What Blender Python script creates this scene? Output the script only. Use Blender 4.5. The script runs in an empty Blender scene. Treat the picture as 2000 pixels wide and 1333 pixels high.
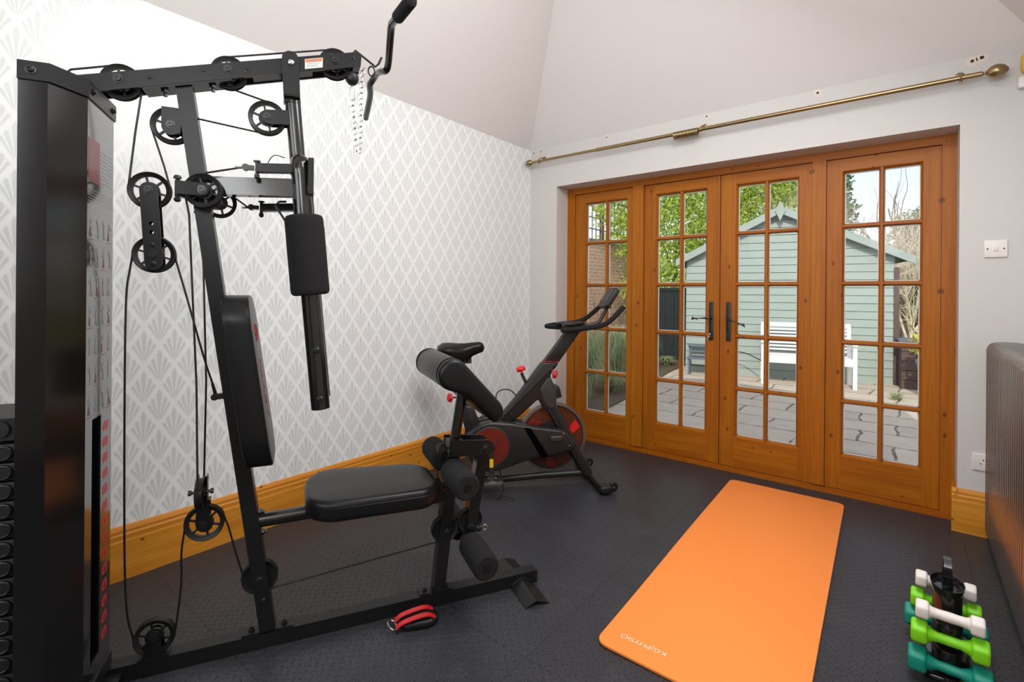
import bpy, math, random
from mathutils import Vector, Matrix
R = math.radians
C = bpy.context.scene.collection
SC = bpy.context.scene
random.seed(7)

# ---------------------------------------------------------------- camera
cam = bpy.data.cameras.new('camera')
cam.sensor_width = 36.0
cam.lens = 970.0 / 2000.0 * 36.0
cam.shift_y = -91.0 / 2000.0
cam.clip_start = 0.05
cam.clip_end = 200
co = bpy.data.objects.new('camera', cam)
C.objects.link(co)
co.matrix_world = (Matrix.Translation((0, 0, 1.2)) @ Matrix.Rotation(R(38.6), 4, 'Z')
                   @ Matrix.Rotation(R(90), 4, 'X') @ Matrix.Rotation(R(0.49), 4, 'Z'))
SC.camera = co

# ---------------------------------------------------------------- world, sun, added fill lights, exposure
SC.view_settings.view_transform = 'Standard'
SC.view_settings.look = 'None'
SC.view_settings.gamma = 1.0
SC.view_settings.exposure = 0.0
SC.cycles.max_bounces = 8
SC.cycles.diffuse_bounces = 4
SC.cycles.glossy_bounces = 4
SC.cycles.transparent_max_bounces = 12
SC.cycles.sample_clamp_indirect = 6.0
SC.cycles.caustics_reflective = False
SC.cycles.caustics_refractive = False

w = bpy.data.worlds.new('world')
SC.world = w
w.use_nodes = True
wn = w.node_tree
wn.nodes.clear()
wo = wn.nodes.new('ShaderNodeOutputWorld')
wb = wn.nodes.new('ShaderNodeBackground')
sky = wn.nodes.new('ShaderNodeTexSky')
sky.sky_type = 'NISHITA'
sky.sun_disc = False
sky.sun_elevation = R(35)
sky.sun_rotation = R(170)
sky.air_density = 1.0
sky.dust_density = 1.5
sky.ozone_density = 1.0
wb.inputs['Strength'].default_value = 0.27
hz = wn.nodes.new('ShaderNodeMix')          # thin haze: the sky is paler than clear blue
hz.data_type = 'RGBA'
hz.inputs['Factor'].default_value = 0.42
hz.inputs[7].default_value = (4.2, 3.9, 3.6, 1)
wn.links.new(sky.outputs[0], hz.inputs[6])
wn.links.new(hz.outputs[2], wb.inputs[0])
wn.links.new(wb.outputs[0], wo.inputs[0])

sun = bpy.data.lights.new('sun', 'SUN')
sun.energy = 2.6
sun.angle = R(0.6)
sun.color = (1.0, 0.93, 0.8)
so = bpy.data.objects.new('sun', sun)
C.objects.link(so)
so.rotation_euler = Vector((-0.22, 1.0, -0.71)).to_track_quat('-Z', 'Y').to_euler()


def area(name, loc, to, sx, sy, power, col=(1, 1, 1)):
    l = bpy.data.lights.new(name, 'AREA')
    l.shape = 'RECTANGLE'
    l.size, l.size_y = sx, sy
    l.energy = power
    l.color = col
    o = bpy.data.objects.new(name, l)
    C.objects.link(o)
    o.location = loc
    o.rotation_euler = (Vector(to) - Vector(loc)).to_track_quat('-Z', 'Y').to_euler()
    return o


area('rear_fill_light', (-1.2, -2.45, 1.9), (-1.9, 2.6, 0.7), 2.2, 1.6, 52, (0.97, 0.985, 1.0))  # added unseen fill from behind the camera, no window modelled there
area('overhead_fill_light', (-0.12, 1.55, 2.85), (-1.35, 1.2, 0.0), 1.3, 1.2, 64, (0.97, 0.985, 1.0))  # added overhead fill aimed down to even out the left wall
area('ceiling_fill_light', (0.12, -0.8, 2.2), (-0.2, 2.6, 4.2), 1.0, 1.0, 32, (0.97, 0.985, 1.0))  # added unseen fill brightening the ceiling slopes
for nm_, loc_, pw_ in (('point_fill_light', (-0.6, 1.9, 2.3), 7),):  # added soft point fill, no fitting hangs here
    l = bpy.data.lights.new(nm_, 'POINT')
    l.energy = pw_
    l.shadow_soft_size = 0.35
    l.color = (0.98, 0.99, 1.0)
    o = bpy.data.objects.new(nm_, l)
    C.objects.link(o)
    o.location = loc_


# ---------------------------------------------------------------- node helpers
class S:
    """a float socket with operators, to write patterns as formulas"""
    nt = None

    def __init__(s, k): s.k = k

    @staticmethod
    def op(o, *a):
        n = S.nt.nodes.new('ShaderNodeMath')
        n.operation = o
        for i, x in enumerate(a):
            if isinstance(x, S): S.nt.links.new(x.k, n.inputs[i])
            else: n.inputs[i].default_value = x
        return S(n.outputs[0])

    def __add__(s, o): return S.op('ADD', s, o)
    __radd__ = __add__
    def __sub__(s, o): return S.op('SUBTRACT', s, o)
    def __rsub__(s, o): return S.op('SUBTRACT', o, s)
    def __mul__(s, o): return S.op('MULTIPLY', s, o)
    __rmul__ = __mul__
    def __truediv__(s, o): return S.op('DIVIDE', s, o)


def fl(x): return S.op('FLOOR', x)
def fr(x): return S.op('FRACT', x)
def ab(x): return S.op('ABSOLUTE', x)
def step(x, e0, e1):
    n = S.nt.nodes.new('ShaderNodeMapRange')
    n.interpolation_type = 'SMOOTHSTEP'
    S.nt.links.new(x.k, n.inputs[0])
    n.inputs[1].default_value = e0
    n.inputs[2].default_value = e1
    return S(n.outputs[0])


def coords(kind='Object'):
    tc = S.nt.nodes.new('ShaderNodeTexCoord')
    sp = S.nt.nodes.new('ShaderNodeSeparateXYZ')
    S.nt.links.new(tc.outputs[kind], sp.inputs[0])
    return tc.outputs[kind], S(sp.outputs[0]), S(sp.outputs[1]), S(sp.outputs[2])


def vec(x, y, z):
    n = S.nt.nodes.new('ShaderNodeCombineXYZ')
    for i, v in enumerate((x, y, z)):
        if isinstance(v, S): S.nt.links.new(v.k, n.inputs[i])
        else: n.inputs[i].default_value = v
    return n.outputs[0]


def noise(v, scale, detail=3, rough=0.5, out=0):
    n = S.nt.nodes.new('ShaderNodeTexNoise')
    if v is not None: S.nt.links.new(v, n.inputs['Vector'])
    n.inputs['Scale'].default_value = scale
    n.inputs['Detail'].default_value = detail
    n.inputs['Roughness'].default_value = rough
    return S(n.outputs[out])


def mixc(f, a, b):
    n = S.nt.nodes.new('ShaderNodeMix')
    n.data_type = 'RGBA'
    if isinstance(f, S): S.nt.links.new(f.k, n.inputs['Factor'])
    else: n.inputs['Factor'].default_value = f
    for i, x in ((6, a), (7, b)):
        if isinstance(x, tuple): n.inputs[i].default_value = (*x[:3], 1)
        else: S.nt.links.new(x, n.inputs[i])
    return n.outputs[2]


def newmat(name, col=(0.5, 0.5, 0.5), rough=0.5, metal=0.0, spec=0.5, coat=0.0):
    m = bpy.data.materials.new(name)
    m.use_nodes = True
    b = m.node_tree.nodes['Principled BSDF']
    b.inputs['Base Color'].default_value = (*col, 1)
    b.inputs['Roughness'].default_value = rough
    b.inputs['Metallic'].default_value = metal
    b.inputs['Specular IOR Level'].default_value = spec
    b.inputs['Coat Weight'].default_value = coat
    b.inputs['Coat Roughness'].default_value = 0.1
    S.nt = m.node_tree
    return m, b


def link(a, b): S.nt.links.new(a.k if isinstance(a, S) else a, b)


def bump(b, h, strength, dist):
    n = S.nt.nodes.new('ShaderNodeBump')
    n.inputs['Strength'].default_value = strength
    n.inputs['Distance'].default_value = dist
    link(h, n.inputs['Height'])
    S.nt.links.new(n.outputs[0], b.inputs['Normal'])


def grainy(name, col, rough, var=0.25, scale=60, bs=0.0, bd=0.001, metal=0.0, spec=0.5, coat=0.0):
    """a plain material with slight procedural variation and surface grain"""
    m, b = newmat(name, col, rough, metal, spec, coat)
    v, x, y, z = coords()
    n = noise(v, scale, 4)
    link(mixc(n, tuple(c * (1 - var) for c in col), tuple(min(1, c * (1 + var)) for c in col)), b.inputs['Base Color'])
    if bs: bump(b, n, bs, bd)
    return m


# ---------------------------------------------------------------- materials
M = {}
M['steel'] = grainy('satin_black_steel', (0.010, 0.010, 0.0103), 0.34, 0.1, 30, spec=0.27)
M['gloss'] = grainy('gloss_black_tube', (0.010, 0.0095, 0.0095), 0.14, 0.1, 20, spec=0.6)
M['panel'] = grainy('gloss_black_sheet', (0.007, 0.0065, 0.0065), 0.13, 0.1, 10, spec=0.5)
M['nylon'] = grainy('black_nylon', (0.012, 0.0115, 0.0115), 0.42, 0.1, 40, spec=0.35)
M['cable'] = grainy('coated_cable', (0.01, 0.01, 0.01), 0.35, 0.1, 100)
M['foam'] = grainy('black_foam', (0.0125, 0.012, 0.012), 0.95, 0.35, 450, 0.5, 0.002, spec=0.25)
M['vinyl'] = grainy('black_vinyl', (0.008, 0.008, 0.0083), 0.34, 0.1, 350, 0.12, 0.0006, spec=0.24)
M['placard'] = grainy('laminated_placard', (0.012, 0.012, 0.012), 0.16, 0.1, 10, spec=1.0, coat=0.6)
M['iron'] = grainy('cast_weight', (0.009, 0.009, 0.0093), 0.5, 0.25, 40, 0.4, 0.002)
M['chrome'] = grainy('bright_zinc', (0.62, 0.64, 0.66), 0.22, 0.05, 50, metal=1.0)
M['boltmetal'] = grainy('dark_zinc_bolt', (0.02, 0.02, 0.02), 0.3, 0.1, 50, metal=0.3)
M['red'] = grainy('red_plastic', (0.62, 0.012, 0.012), 0.35, 0.08, 40)
M['redprint'] = grainy('red_print', (0.50, 0.022, 0.022), 0.4, 0.05, 40)
M['greyprint'] = grainy('grey_print', (0.22, 0.21, 0.21), 0.3, 0.3, 90)
M['dimred'] = grainy('dim_red_print', (0.16, 0.03, 0.03), 0.3, 0.3, 90)
M['slot'] = grainy('slot_black', (0.002, 0.002, 0.002), 0.9, 0.1, 40, spec=0.0)
M['orangelabel'] = grainy('orange_label', (0.75, 0.17, 0.04), 0.5, 0.05, 40)
M['whitelabel'] = grainy('white_label', (0.72, 0.72, 0.72), 0.5, 0.1, 300)
M['yellow'] = grainy('yellow_sticker', (0.8, 0.6, 0.02), 0.4, 0.05, 40)
M['bikeplastic'] = grainy('matt_black_plastic', (0.014, 0.013, 0.0125), 0.4, 0.08, 200, 0.05, 0.0005)
M['bikegrey'] = grainy('dark_grey_plastic', (0.035, 0.033, 0.032), 0.4, 0.08, 60)
M['bikered'] = grainy('translucent_red_panel', (0.16, 0.018, 0.010), 0.2, 0.2, 30)
M['flydisc'] = grainy('flywheel_disc', (0.07, 0.018, 0.010), 0.2, 0.2, 30)
M['flywheel'] = grainy('flywheel_rim', (0.22, 0.21, 0.2), 0.3, 0.1, 60, metal=0.8)
M['white_dumb'] = grainy('white_vinyl_dumbbell', (0.72, 0.66, 0.62), 0.5, 0.05, 300, 0.15, 0.0005)
M['green_dumb'] = grainy('lime_vinyl_dumbbell', (0.20, 0.62, 0.005), 0.5, 0.05, 300, 0.15, 0.0005)
M['teal_dumb'] = grainy('teal_vinyl_dumbbell', (0.0, 0.24, 0.17), 0.5, 0.05, 300, 0.15, 0.0005)
M['brass'] = grainy('aged_brass', (0.34, 0.25, 0.125), 0.32, 0.15, 30, metal=1.0)
M['blackiron'] = grainy('black_iron', (0.012, 0.012, 0.013), 0.4, 0.2, 60, 0.2, 0.001)
M['white_plastic'] = grainy('white_plastic', (0.80, 0.76, 0.72), 0.35, 0.03, 40)
M['amber'] = grainy('amber_plastic', (0.75, 0.42, 0.02), 0.4, 0.05, 40)
M['dark_hole'] = grainy('dark_hole', (0.03, 0.02, 0.015), 0.8, 0.2, 60)
M['filler'] = grainy('patch_filler', (0.75, 0.66, 0.58), 0.8, 0.1, 60)
M['radiator'] = grainy('gunmetal_radiator', (0.30, 0.28, 0.26), 0.22, 0.08, 20, metal=0.85, coat=0.3)
M['bench'] = grainy('white_painted_wood', (0.78, 0.77, 0.78), 0.55, 0.06, 30)
M['shed_roof'] = grainy('shed_roof_felt', (0.10, 0.11, 0.11), 0.9, 0.3, 60)
M['darkfence'] = grainy('dark_stained_fence', (0.012, 0.02, 0.026), 0.8, 0.4, 8)
M['brownboard'] = grainy('brown_board', (0.10, 0.065, 0.06), 0.7, 0.25, 10)
M['greylid'] = grainy('grey_lid', (0.13, 0.16, 0.2), 0.6, 0.2, 20)
M['pot'] = grainy('blue_grey_pot', (0.17, 0.24, 0.28), 0.5, 0.15, 30)
M['soil'] = grainy('soil', (0.13, 0.095, 0.065), 0.95, 0.5, 40, 0.8, 0.01)
M['bark'] = grainy('bark', (0.19, 0.14, 0.11), 0.9, 0.5, 25, 0.6, 0.01)
M['twig'] = grainy('pale_twigs', (0.74, 0.62, 0.54), 0.9, 0.4, 15)
M['trellis'] = grainy('weathered_trellis', (0.20, 0.15, 0.11), 0.9, 0.4, 15)
M['stonewall'] = grainy('garden_stone', (0.26, 0.22, 0.19), 0.9, 0.4, 10, 0.6, 0.02)
M['drywall_ext'] = grainy('house_render', (0.5, 0.46, 0.42), 0.9, 0.1, 10)


def paint(name, col, var=0.02):
    m, b = newmat(name, col, 0.7, spec=0.25)
    v, x, y, z = coords()
    n = noise(v, 1.3, 3)
    f = noise(v, 90, 3)
    link(mixc(n, tuple(c * (1 - var) for c in col), tuple(min(1, c * (1 + var)) for c in col)), b.inputs['Base Color'])
    bump(b, f, 0.08, 0.001)
    return m


M['paint'] = paint('wall_paint', (0.64, 0.615, 0.59))
M['dark_recess'] = paint('dark_recess_paint', (0.10, 0.09, 0.08))  # lining of the unseen recess added for dark reflections
M['ceiling'] = paint('ceiling_paint', (0.81, 0.77, 0.75))


def wood(name, col, dark, axis, knots=True, rough=0.42):
    m, b = newmat(name, col, rough, spec=0.25)
    v, x, y, z = coords()
    s = [1.0, 1.0, 1.0]
    c = [x, y, z]
    a = [c[i] * (0.045 if i == axis else 1.0) for i in range(3)]
    va = vec(*a)
    warp = noise(va, 9, 2)
    a2 = [c[i] * (0.03 if i == axis else 1.0) + warp * 0.03 for i in range(3)]
    g = noise(vec(*a2), 120, 4, 0.6)
    big = noise(va, 14, 2)
    f = step(g * 0.6 + big * 0.5, 0.35, 0.8)
    cc = mixc(f, dark, col)
    if knots:
        vo = S.nt.nodes.new('ShaderNodeTexVoronoi')
        vo.voronoi_dimensions = '2D'
        fz = 0.6 if axis == 2 else 1.5
        S.nt.links.new(vec(x + y, z * fz, 0.0), vo.inputs['Vector'])
        vo.inputs['Scale'].default_value = 6.0
        d = S(vo.outputs['Distance'])
        k = 1 - step(d, 0.03, 0.065)
        sp = S.nt.nodes.new('ShaderNodeSeparateColor')
        S.nt.links.new(vo.outputs['Color'], sp.inputs[0])
        k = k * step(S(sp.outputs[0]), 0.5, 0.52)
        cc = mixc(k * 0.8, cc, (0.09, 0.025, 0.006))
    link(cc, b.inputs['Base Color'])
    bump(b, g, 0.05, 0.001)
    return m


PC, PD = (0.43, 0.143, 0.006), (0.30, 0.078, 0.002)
BC, BD = (0.74, 0.32, 0.04), (0.52, 0.185, 0.012)
M['pine_x'] = wood('honey_pine_horizontal', PC, PD, 0)
M['pine_z'] = wood('honey_pine_vertical', PC, PD, 2)
M['pineb_x'] = wood('light_pine_along_front', BC, BD, 0)
M['pineb_y'] = wood('light_pine_along_side', BC, BD, 1)

# wallpaper: silver fans in a diamond lattice
m, b = newmat('fan_wallpaper', (0.7, 0.7, 0.7), 0.5, spec=0.3)
v, x, y, z = coords()
Wp, Hp = 0.1135, 0.1745
a_ = y / Wp + z / Hp
b_ = y / Wp - z / Hp
fa, fb = fr(a_) - 0.5, fr(b_) - 0.5
lx = (fa + fb) * 0.5          # in units of the width
lz = (fa - fb) * 0.5          # in units of the height
edge = S.op('MAXIMUM', ab(fa), ab(fb))          # 0.5 at the lattice line
X = lx * Wp
Z = (lz + 0.46) * Hp
ang = S.op('ARCTAN2', X, Z)
rad = S.op('SQRT', X * X + Z * Z)
angb = ang + ang * rad * -2.2
petal = ab(fr(angb / 0.172 + 0.5) - 0.5)        # 0 at petal centre
pm = 1 - step(petal, 0.25, 0.36)
env = 1 - step(ab(lx) * 2 + ab(lz) * 2 + petal * petal * 1.3, 0.82, 0.88)
pm = pm * env * step(rad, 0.012, 0.03) * step(lz, -0.44, -0.40)
halo = 1 - step(edge, 0.40, 0.43)
lat = step(edge, 0.445, 0.475)
nn = noise(v, 240, 2)
col = mixc(halo, (0.87, 0.875, 0.865), (0.845, 0.855, 0.845))
col = mixc(lat * 0.6, col, (0.89, 0.885, 0.875))
col = mixc(pm * (0.72 + nn * 0.4), col, (0.68, 0.705, 0.69))
link(col, b.inputs['Base Color'])
link(0.58 - pm * 0.24 - halo * 0.06, b.inputs['Roughness'])
link(0.3 + pm * 0.7, b.inputs['Specular IOR Level'])
M['wallpaper'] = m

# rubber tile floor with raised dashes
m, b = newmat('rubber_tread_floor', (0.03, 0.03, 0.032), 0.42, spec=0.45)
v, x, y, z = coords()
P = 0.0265
k = math.sqrt(0.5) / P
p_ = (x + y) * k
q_ = (x - y) * k
ci, cj = fl(p_), fl(q_)
u_, w_ = fr(p_) - 0.5, fr(q_) - 0.5
odd = S.op('MODULO', S.op('ABSOLUTE', ci + cj), 2.0)


def dash(a, b):
    return 1 - step((a * a) * 3.9 + (b * b) * 46.0, 0.35, 1.0)


h = dash(u_, w_) * odd + dash(w_, u_) * (1 - odd)
g = noise(v, 260, 3)
seam = S.op('MINIMUM', ab(fr(x / 0.6 + 0.13) - 0.5), ab(fr(y / 0.6 + 0.31) - 0.5))
seam = 1 - step(seam, 0.0015, 0.003)
dust = step(noise(v, 3.0, 5, 0.7), 0.45, 0.75)
link(mixc(dust * 0.5, mixc(h * 0.5, (0.028, 0.029, 0.034), (0.052, 0.053, 0.058)), (0.052, 0.053, 0.057)), b.inputs['Base Color'])
link(0.40 + dust * 0.12, b.inputs['Roughness'])
bump(b, h + g * 0.12 - seam * 0.8, 1.0, 0.0045)
M['floor'] = m

# exercise mat: fine ribs
m, b = newmat('orange_ribbed_foam', (0.95, 0.30, 0.06), 0.62, spec=0.3)
v, x, y, z = coords()
h = ab(fr(x * 110) - 0.5) + ab(fr(y * 110) - 0.5) * 0.35
link(mixc(step(h, 0.1, 0.6), (0.93, 0.275, 0.056), (0.88, 0.25, 0.046)), b.inputs['Base Color'])
bump(b, h, 0.35, 0.0015)
M['mat'] = m
M['matprint'] = grainy('cream_print', (0.92, 0.72, 0.5), 0.6, 0.03, 40)

# glass: thin pane
m = bpy.data.materials.new('window_glass')
m.use_nodes = True
nt = m.node_tree
nt.nodes.clear()
S.nt = nt
o = nt.nodes.new('ShaderNodeOutputMaterial')
mx = nt.nodes.new('ShaderNodeMixShader')
tr = nt.nodes.new('ShaderNodeBsdfTransparent')
gl = nt.nodes.new('ShaderNodeBsdfGlossy')
gl.inputs['Roughness'].default_value = 0.02
tr.inputs[0].default_value = (0.97, 0.985, 0.98, 1)
lw = nt.nodes.new('ShaderNodeFresnel')
lw.inputs[0].default_value = 1.12
nt.links.new(lw.outputs[0], mx.inputs[0])
nt.links.new(tr.outputs[0], mx.inputs[1])
nt.links.new(gl.outputs[0], mx.inputs[2])
nt.links.new(mx.outputs[0], o.inputs[0])
M['glass'] = m

# painted shed boards, bricks, paving, lawn, leaves
m, b = newmat('pale_green_boards', (0.5, 0.62, 0.55), 0.65)
v, x, y, z = coords()
n = noise(vec(x * 0.2, y * 0.2, z), 14, 4)
link(mixc(n, (0.27, 0.335, 0.318), (0.345, 0.41, 0.39)), b.inputs['Base Color'])
bump(b, n, 0.2, 0.003)
M['shed'] = m

m, b = newmat('red_garden_brick', (0.5, 0.3, 0.2), 0.85)
v, x, y, z = coords()
br = S.nt.nodes.new('ShaderNodeTexBrick')
S.nt.links.new(vec(y, z, 0.0), br.inputs['Vector'])
br.inputs['Scale'].default_value = 1.0
br.inputs['Brick Width'].default_value = 0.22
br.inputs['Row Height'].default_value = 0.068
br.inputs['Mortar Size'].default_value = 0.008
br.inputs['Color1'].default_value = (0.68, 0.38, 0.22, 1)
br.inputs['Color2'].default_value = (0.55, 0.33, 0.2, 1)
br.inputs['Mortar'].default_value = (0.66, 0.58, 0.47, 1)
link(br.outputs[0], b.inputs['Base Color'])
M['brick'] = m

m, b = newmat('sandstone_paving', (0.4, 0.35, 0.3), 0.85)
v, x, y, z = coords()
wv = noise(v, 2.0, 3)
br = S.nt.nodes.new('ShaderNodeTexBrick')
S.nt.links.new(vec(x + wv * 0.16, y + wv * 0.14, 0.0), br.inputs['Vector'])
br.inputs['Scale'].default_value = 1.0
br.inputs['Brick Width'].default_value = 0.72
br.inputs['Row Height'].default_value = 0.46
br.inputs['Mortar Size'].default_value = 0.014
br.inputs['Mortar Smooth'].default_value = 0.3
br.offset = 0.42
br.inputs['Color1'].default_value = (0.62, 0.52, 0.43, 1)
br.inputs['Color2'].default_value = (0.52, 0.44, 0.37, 1)
br.inputs['Mortar'].default_value = (0.13, 0.105, 0.08, 1)
blot = noise(v, 5, 5, 0.7)
link(mixc(step(blot, 0.4, 0.75) * 0.5, br.outputs[0], (0.74, 0.64, 0.52)), b.inputs['Base Color'])
bump(b, noise(v, 20, 4), 0.5, 0.01)
M['paving'] = m

m, b = newmat('lawn', (0.2, 0.36, 0.05), 0.9)
v, x, y, z = coords()
link(mixc(noise(v, 1.5, 5), (0.10, 0.19, 0.02), (0.30, 0.42, 0.06)), b.inputs['Base Color'])
M['lawn'] = m


def leafmat(name, c0, c1, trans=0.35):
    m, b = newmat(name, c0, 0.55)
    g = S.nt.nodes.new('ShaderNodeNewGeometry')
    f = S(g.outputs['Random Per Island'])
    c = mixc(f, c0, c1)
    link(c, b.inputs['Base Color'])
    t = S.nt.nodes.new('ShaderNodeBsdfTranslucent')
    link(c, t.inputs[0])
    mx = S.nt.nodes.new('ShaderNodeMixShader')
    mx.inputs[0].default_value = trans
    out = [n for n in S.nt.nodes if n.type == 'OUTPUT_MATERIAL'][0]
    S.nt.links.new(b.outputs[0], mx.inputs[1])
    S.nt.links.new(t.outputs[0], mx.inputs[2])
    S.nt.links.new(mx.outputs[0], out.inputs[0])
    return m


M['leaf_bright'] = leafmat('fresh_leaves', (0.24, 0.40, 0.05), (0.72, 0.78, 0.16), 0.5)
M['leaf_dark'] = leafmat('evergreen_leaves', (0.05, 0.11, 0.045), (0.20, 0.30, 0.12))
M['leaf_yellow'] = leafmat('yellow_leaves', (0.55, 0.50, 0.05), (0.75, 0.68, 0.12))
M['leaf_red'] = leafmat('red_leaves', (0.30, 0.08, 0.05), (0.5, 0.2, 0.12))
M['blade'] = leafmat('grass_blades', (0.22, 0.32, 0.14), (0.60, 0.62, 0.36))
M['dry'] = leafmat('dried_petals', (0.42, 0.34, 0.26), (0.62, 0.55, 0.45))


# ---------------------------------------------------------------- mesh builder
def frame(axis):
    a = Vector(axis).normalized()
    t = Vector((0, 0, 1)) if abs(a.z) < 0.9 else Vector((1, 0, 0))
    e1 = t.cross(a).normalized()
    e2 = a.cross(e1)
    return a, e1, e2


class MB:
    def __init__(s): s.v, s.f, s.mi = [], [], []

    def add(s, vs, fs, m=0):
        o = len(s.v)
        s.v += [tuple(p) for p in vs]
        s.f += [tuple(i + o for i in f) for f in fs]
        s.mi += [m] * len(fs)
        return s

    def box(s, x0, x1, y0, y1, z0, z1, m=0):
        vs = [(x, y, z) for z in (z0, z1) for y in (y0, y1) for x in (x0, x1)]
        return s.add(vs, [(0, 2, 3, 1), (4, 5, 7, 6), (0, 1, 5, 4), (2, 6, 7, 3), (0, 4, 6, 2), (1, 3, 7, 5)], m)

    def bar(s, p, q, w, h, side=None, m=0):
        """box from p to q; w across, h along the 'side' cross direction"""
        p, q = Vector(p), Vector(q)
        a = (q - p).normalized()
        e1 = Vector(side).normalized() if side is not None else frame(a)[1]
        e1 = (e1 - a * e1.dot(a)).normalized()
        e2 = a.cross(e1)
        vs = []
        for b in (p, q):
            for j in (-1, 1):
                for i in (-1, 1): vs.append(b + e1 * (i * w / 2) + e2 * (j * h / 2))
        return s.add(vs, [(0, 2, 3, 1), (4, 5, 7, 6), (0, 1, 5, 4), (2, 6, 7, 3), (0, 4, 6, 2), (1, 3, 7, 5)], m)

    def tube(s, pts, r, seg=12, m=0, closed=False, caps=True):
        pts = [Vector(p) for p in pts]
        n = len(pts)
        rs = r if isinstance(r, (list, tuple)) else [r] * n
        vs, fs = [], []
        e = None
        for i, p in enumerate(pts):
            a = (pts[(i + 1) % n] if (closed or i < n - 1) else p) - (pts[i - 1] if (closed or i) else p)
            a.normalize()
            if e is None: e = frame(a)[1]
            e = (e - a * e.dot(a)).normalized()
            f = a.cross(e)
            for k in range(seg):
                t = 2 * math.pi * k / seg
                vs.append(p + (e * math.cos(t) + f * math.sin(t)) * rs[i])
        rings = n if closed else n - 1
        for i in range(rings):
            j = (i + 1) % n
            for k in range(seg):
                k2 = (k + 1) % seg
                fs.append((i * seg + k, i * seg + k2, j * seg + k2, j * seg + k))
        if caps and not closed:
            fs.append(tuple(range(seg))[::-1])
            fs.append(tuple(range((n - 1) * seg, n * seg)))
        return s.add(vs, fs, m)

    def lathe(s, prof, o, axis, seg=32, m=0, closed=False):
        """prof = (radius, height) pairs along the axis"""
        o = Vector(o)
        a, e1, e2 = frame(axis)
        vs, fs = [], []
        for r, h in prof:
            for k in range(seg):
                t = 2 * math.pi * k / seg
                vs.append(o + a * h + (e1 * math.cos(t) + e2 * math.sin(t)) * max(r, 1e-5))
        n = len(prof)
        for i in range(n if closed else n - 1):
            j = (i + 1) % n
            for k in range(seg):
                k2 = (k + 1) % seg
                fs.append((i * seg + k, i * seg + k2, j * seg + k2, j * seg + k))
        if not closed:
            fs.append(tuple(range(seg))[::-1])
            fs.append(tuple(range((n - 1) * seg, n * seg)))
        return s.add(vs, fs, m)

    def prism(s, poly, fn, h0, h1, m=0):
        """extrude a polygon; fn(a, b, h) -> point"""
        n = len(poly)
        vs = [fn(a, b, h0) for a, b in poly] + [fn(a, b, h1) for a, b in poly]
        fs = [tuple(range(n))[::-1], tuple(range(n, 2 * n))]
        fs += [(i, (i + 1) % n, n + (i + 1) % n, n + i) for i in range(n)]
        return s.add(vs, fs, m)

    def slab(s, poly, fn, h0, h1, r, k=4, m=0, dome=0.0):
        """extruded outline with rounded rims (padded cushions, moulded parts)"""
        n = len(poly)
        P2 = [Vector(p) for p in poly]
        area2 = sum(P2[i].x * P2[(i + 1) % n].y - P2[(i + 1) % n].x * P2[i].y for i in range(n))
        sg = 1 if area2 > 0 else -1
        nor = []
        for i in range(n):
            d1 = (P2[i] - P2[i - 1]).normalized()
            d2 = (P2[(i + 1) % n] - P2[i]).normalized()
            t = d1 + d2
            if t.length < 1e-6: t = d2
            t.normalize()
            c = max(0.5, t.dot(d2))
            nor.append(Vector((-t.y, t.x)) * sg / c)
        rings = []
        for j in range(k + 1):
            t = math.pi / 2 * j / k
            rings.append((r * (1 - math.sin(t)), h0 + r * (1 - math.cos(t))))
        for j in range(k + 1):
            t = math.pi / 2 * (1 - j / k)
            rings.append((r * (1 - math.sin(t)), h1 - r * (1 - math.cos(t))))
        vs, fs = [], []
        for ins, h in rings:
            for i in range(n):
                q = P2[i] + nor[i] * ins
                vs.append(fn(q.x, q.y, h))
        for j in range(len(rings) - 1):
            for i in range(n):
                i2 = (i + 1) % n
                fs.append((j * n + i, j * n + i2, (j + 1) * n + i2, (j + 1) * n + i))
        L = (len(rings) - 1) * n
        cx = sum(p.x for p in P2) / n
        cy = sum(p.y for p in P2) / n
        b0 = len(vs)
        if dome:
            for f_ in (0.66, 0.33):
                for i in range(n):
                    q = P2[i] + nor[i] * r
                    vs.append(fn(cx + (q.x - cx) * f_, cy + (q.y - cy) * f_, h1 + dome * (1 - f_ * f_)))
            for j, st in ((0, L), (1, b0)):
                for i in range(n):
                    i2 = (i + 1) % n
                    fs.append((st + i, st + i2, b0 + j * n + i2, b0 + j * n + i))
            fs.append(tuple(range(b0 + n, b0 + 2 * n)))
        else:
            fs.append(tuple(range(L, L + n)))
        fs.append(tuple(range(n))[::-1])
        return s.add(vs, fs, m)

    def build(s, name, mats, parent=None, label=None, angle=35):
        me = bpy.data.meshes.new(name)
        me.from_pydata(s.v, [], s.f)
        if not isinstance(mats, (list, tuple)): mats = [mats]
        for x in mats: me.materials.append(x)
        me.polygons.foreach_set('material_index', s.mi)
        me.polygons.foreach_set('use_smooth', [True] * len(s.f))
        me.update()
        me.validate()
        import bmesh
        bm = bmesh.new()
        bm.from_mesh(me)
        bmesh.ops.recalc_face_normals(bm, faces=bm.faces)
        bm.to_mesh(me)
        bm.free()
        me.set_sharp_from_angle(angle=R(angle))
        o = bpy.data.objects.new(name, me)
        C.objects.link(o)
        if parent: o.parent = parent
        if label: o['label'] = label
        return o


def tag(o, label, cat, group=None):
    o['label'] = label
    o['category'] = cat
    if group: o['group'] = group
    return o


def thing(name, label, cat, loc=(0, 0, 0), rz=0.0, group=None):
    o = bpy.data.objects.new(name, None)
    o.empty_display_size = 0.1
    C.objects.link(o)
    o.location = loc
    o.rotation_euler = (0, 0, rz)
    return tag(o, label, cat, group)


def struct(o):
    o['kind'] = 'structure'
    return o


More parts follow.
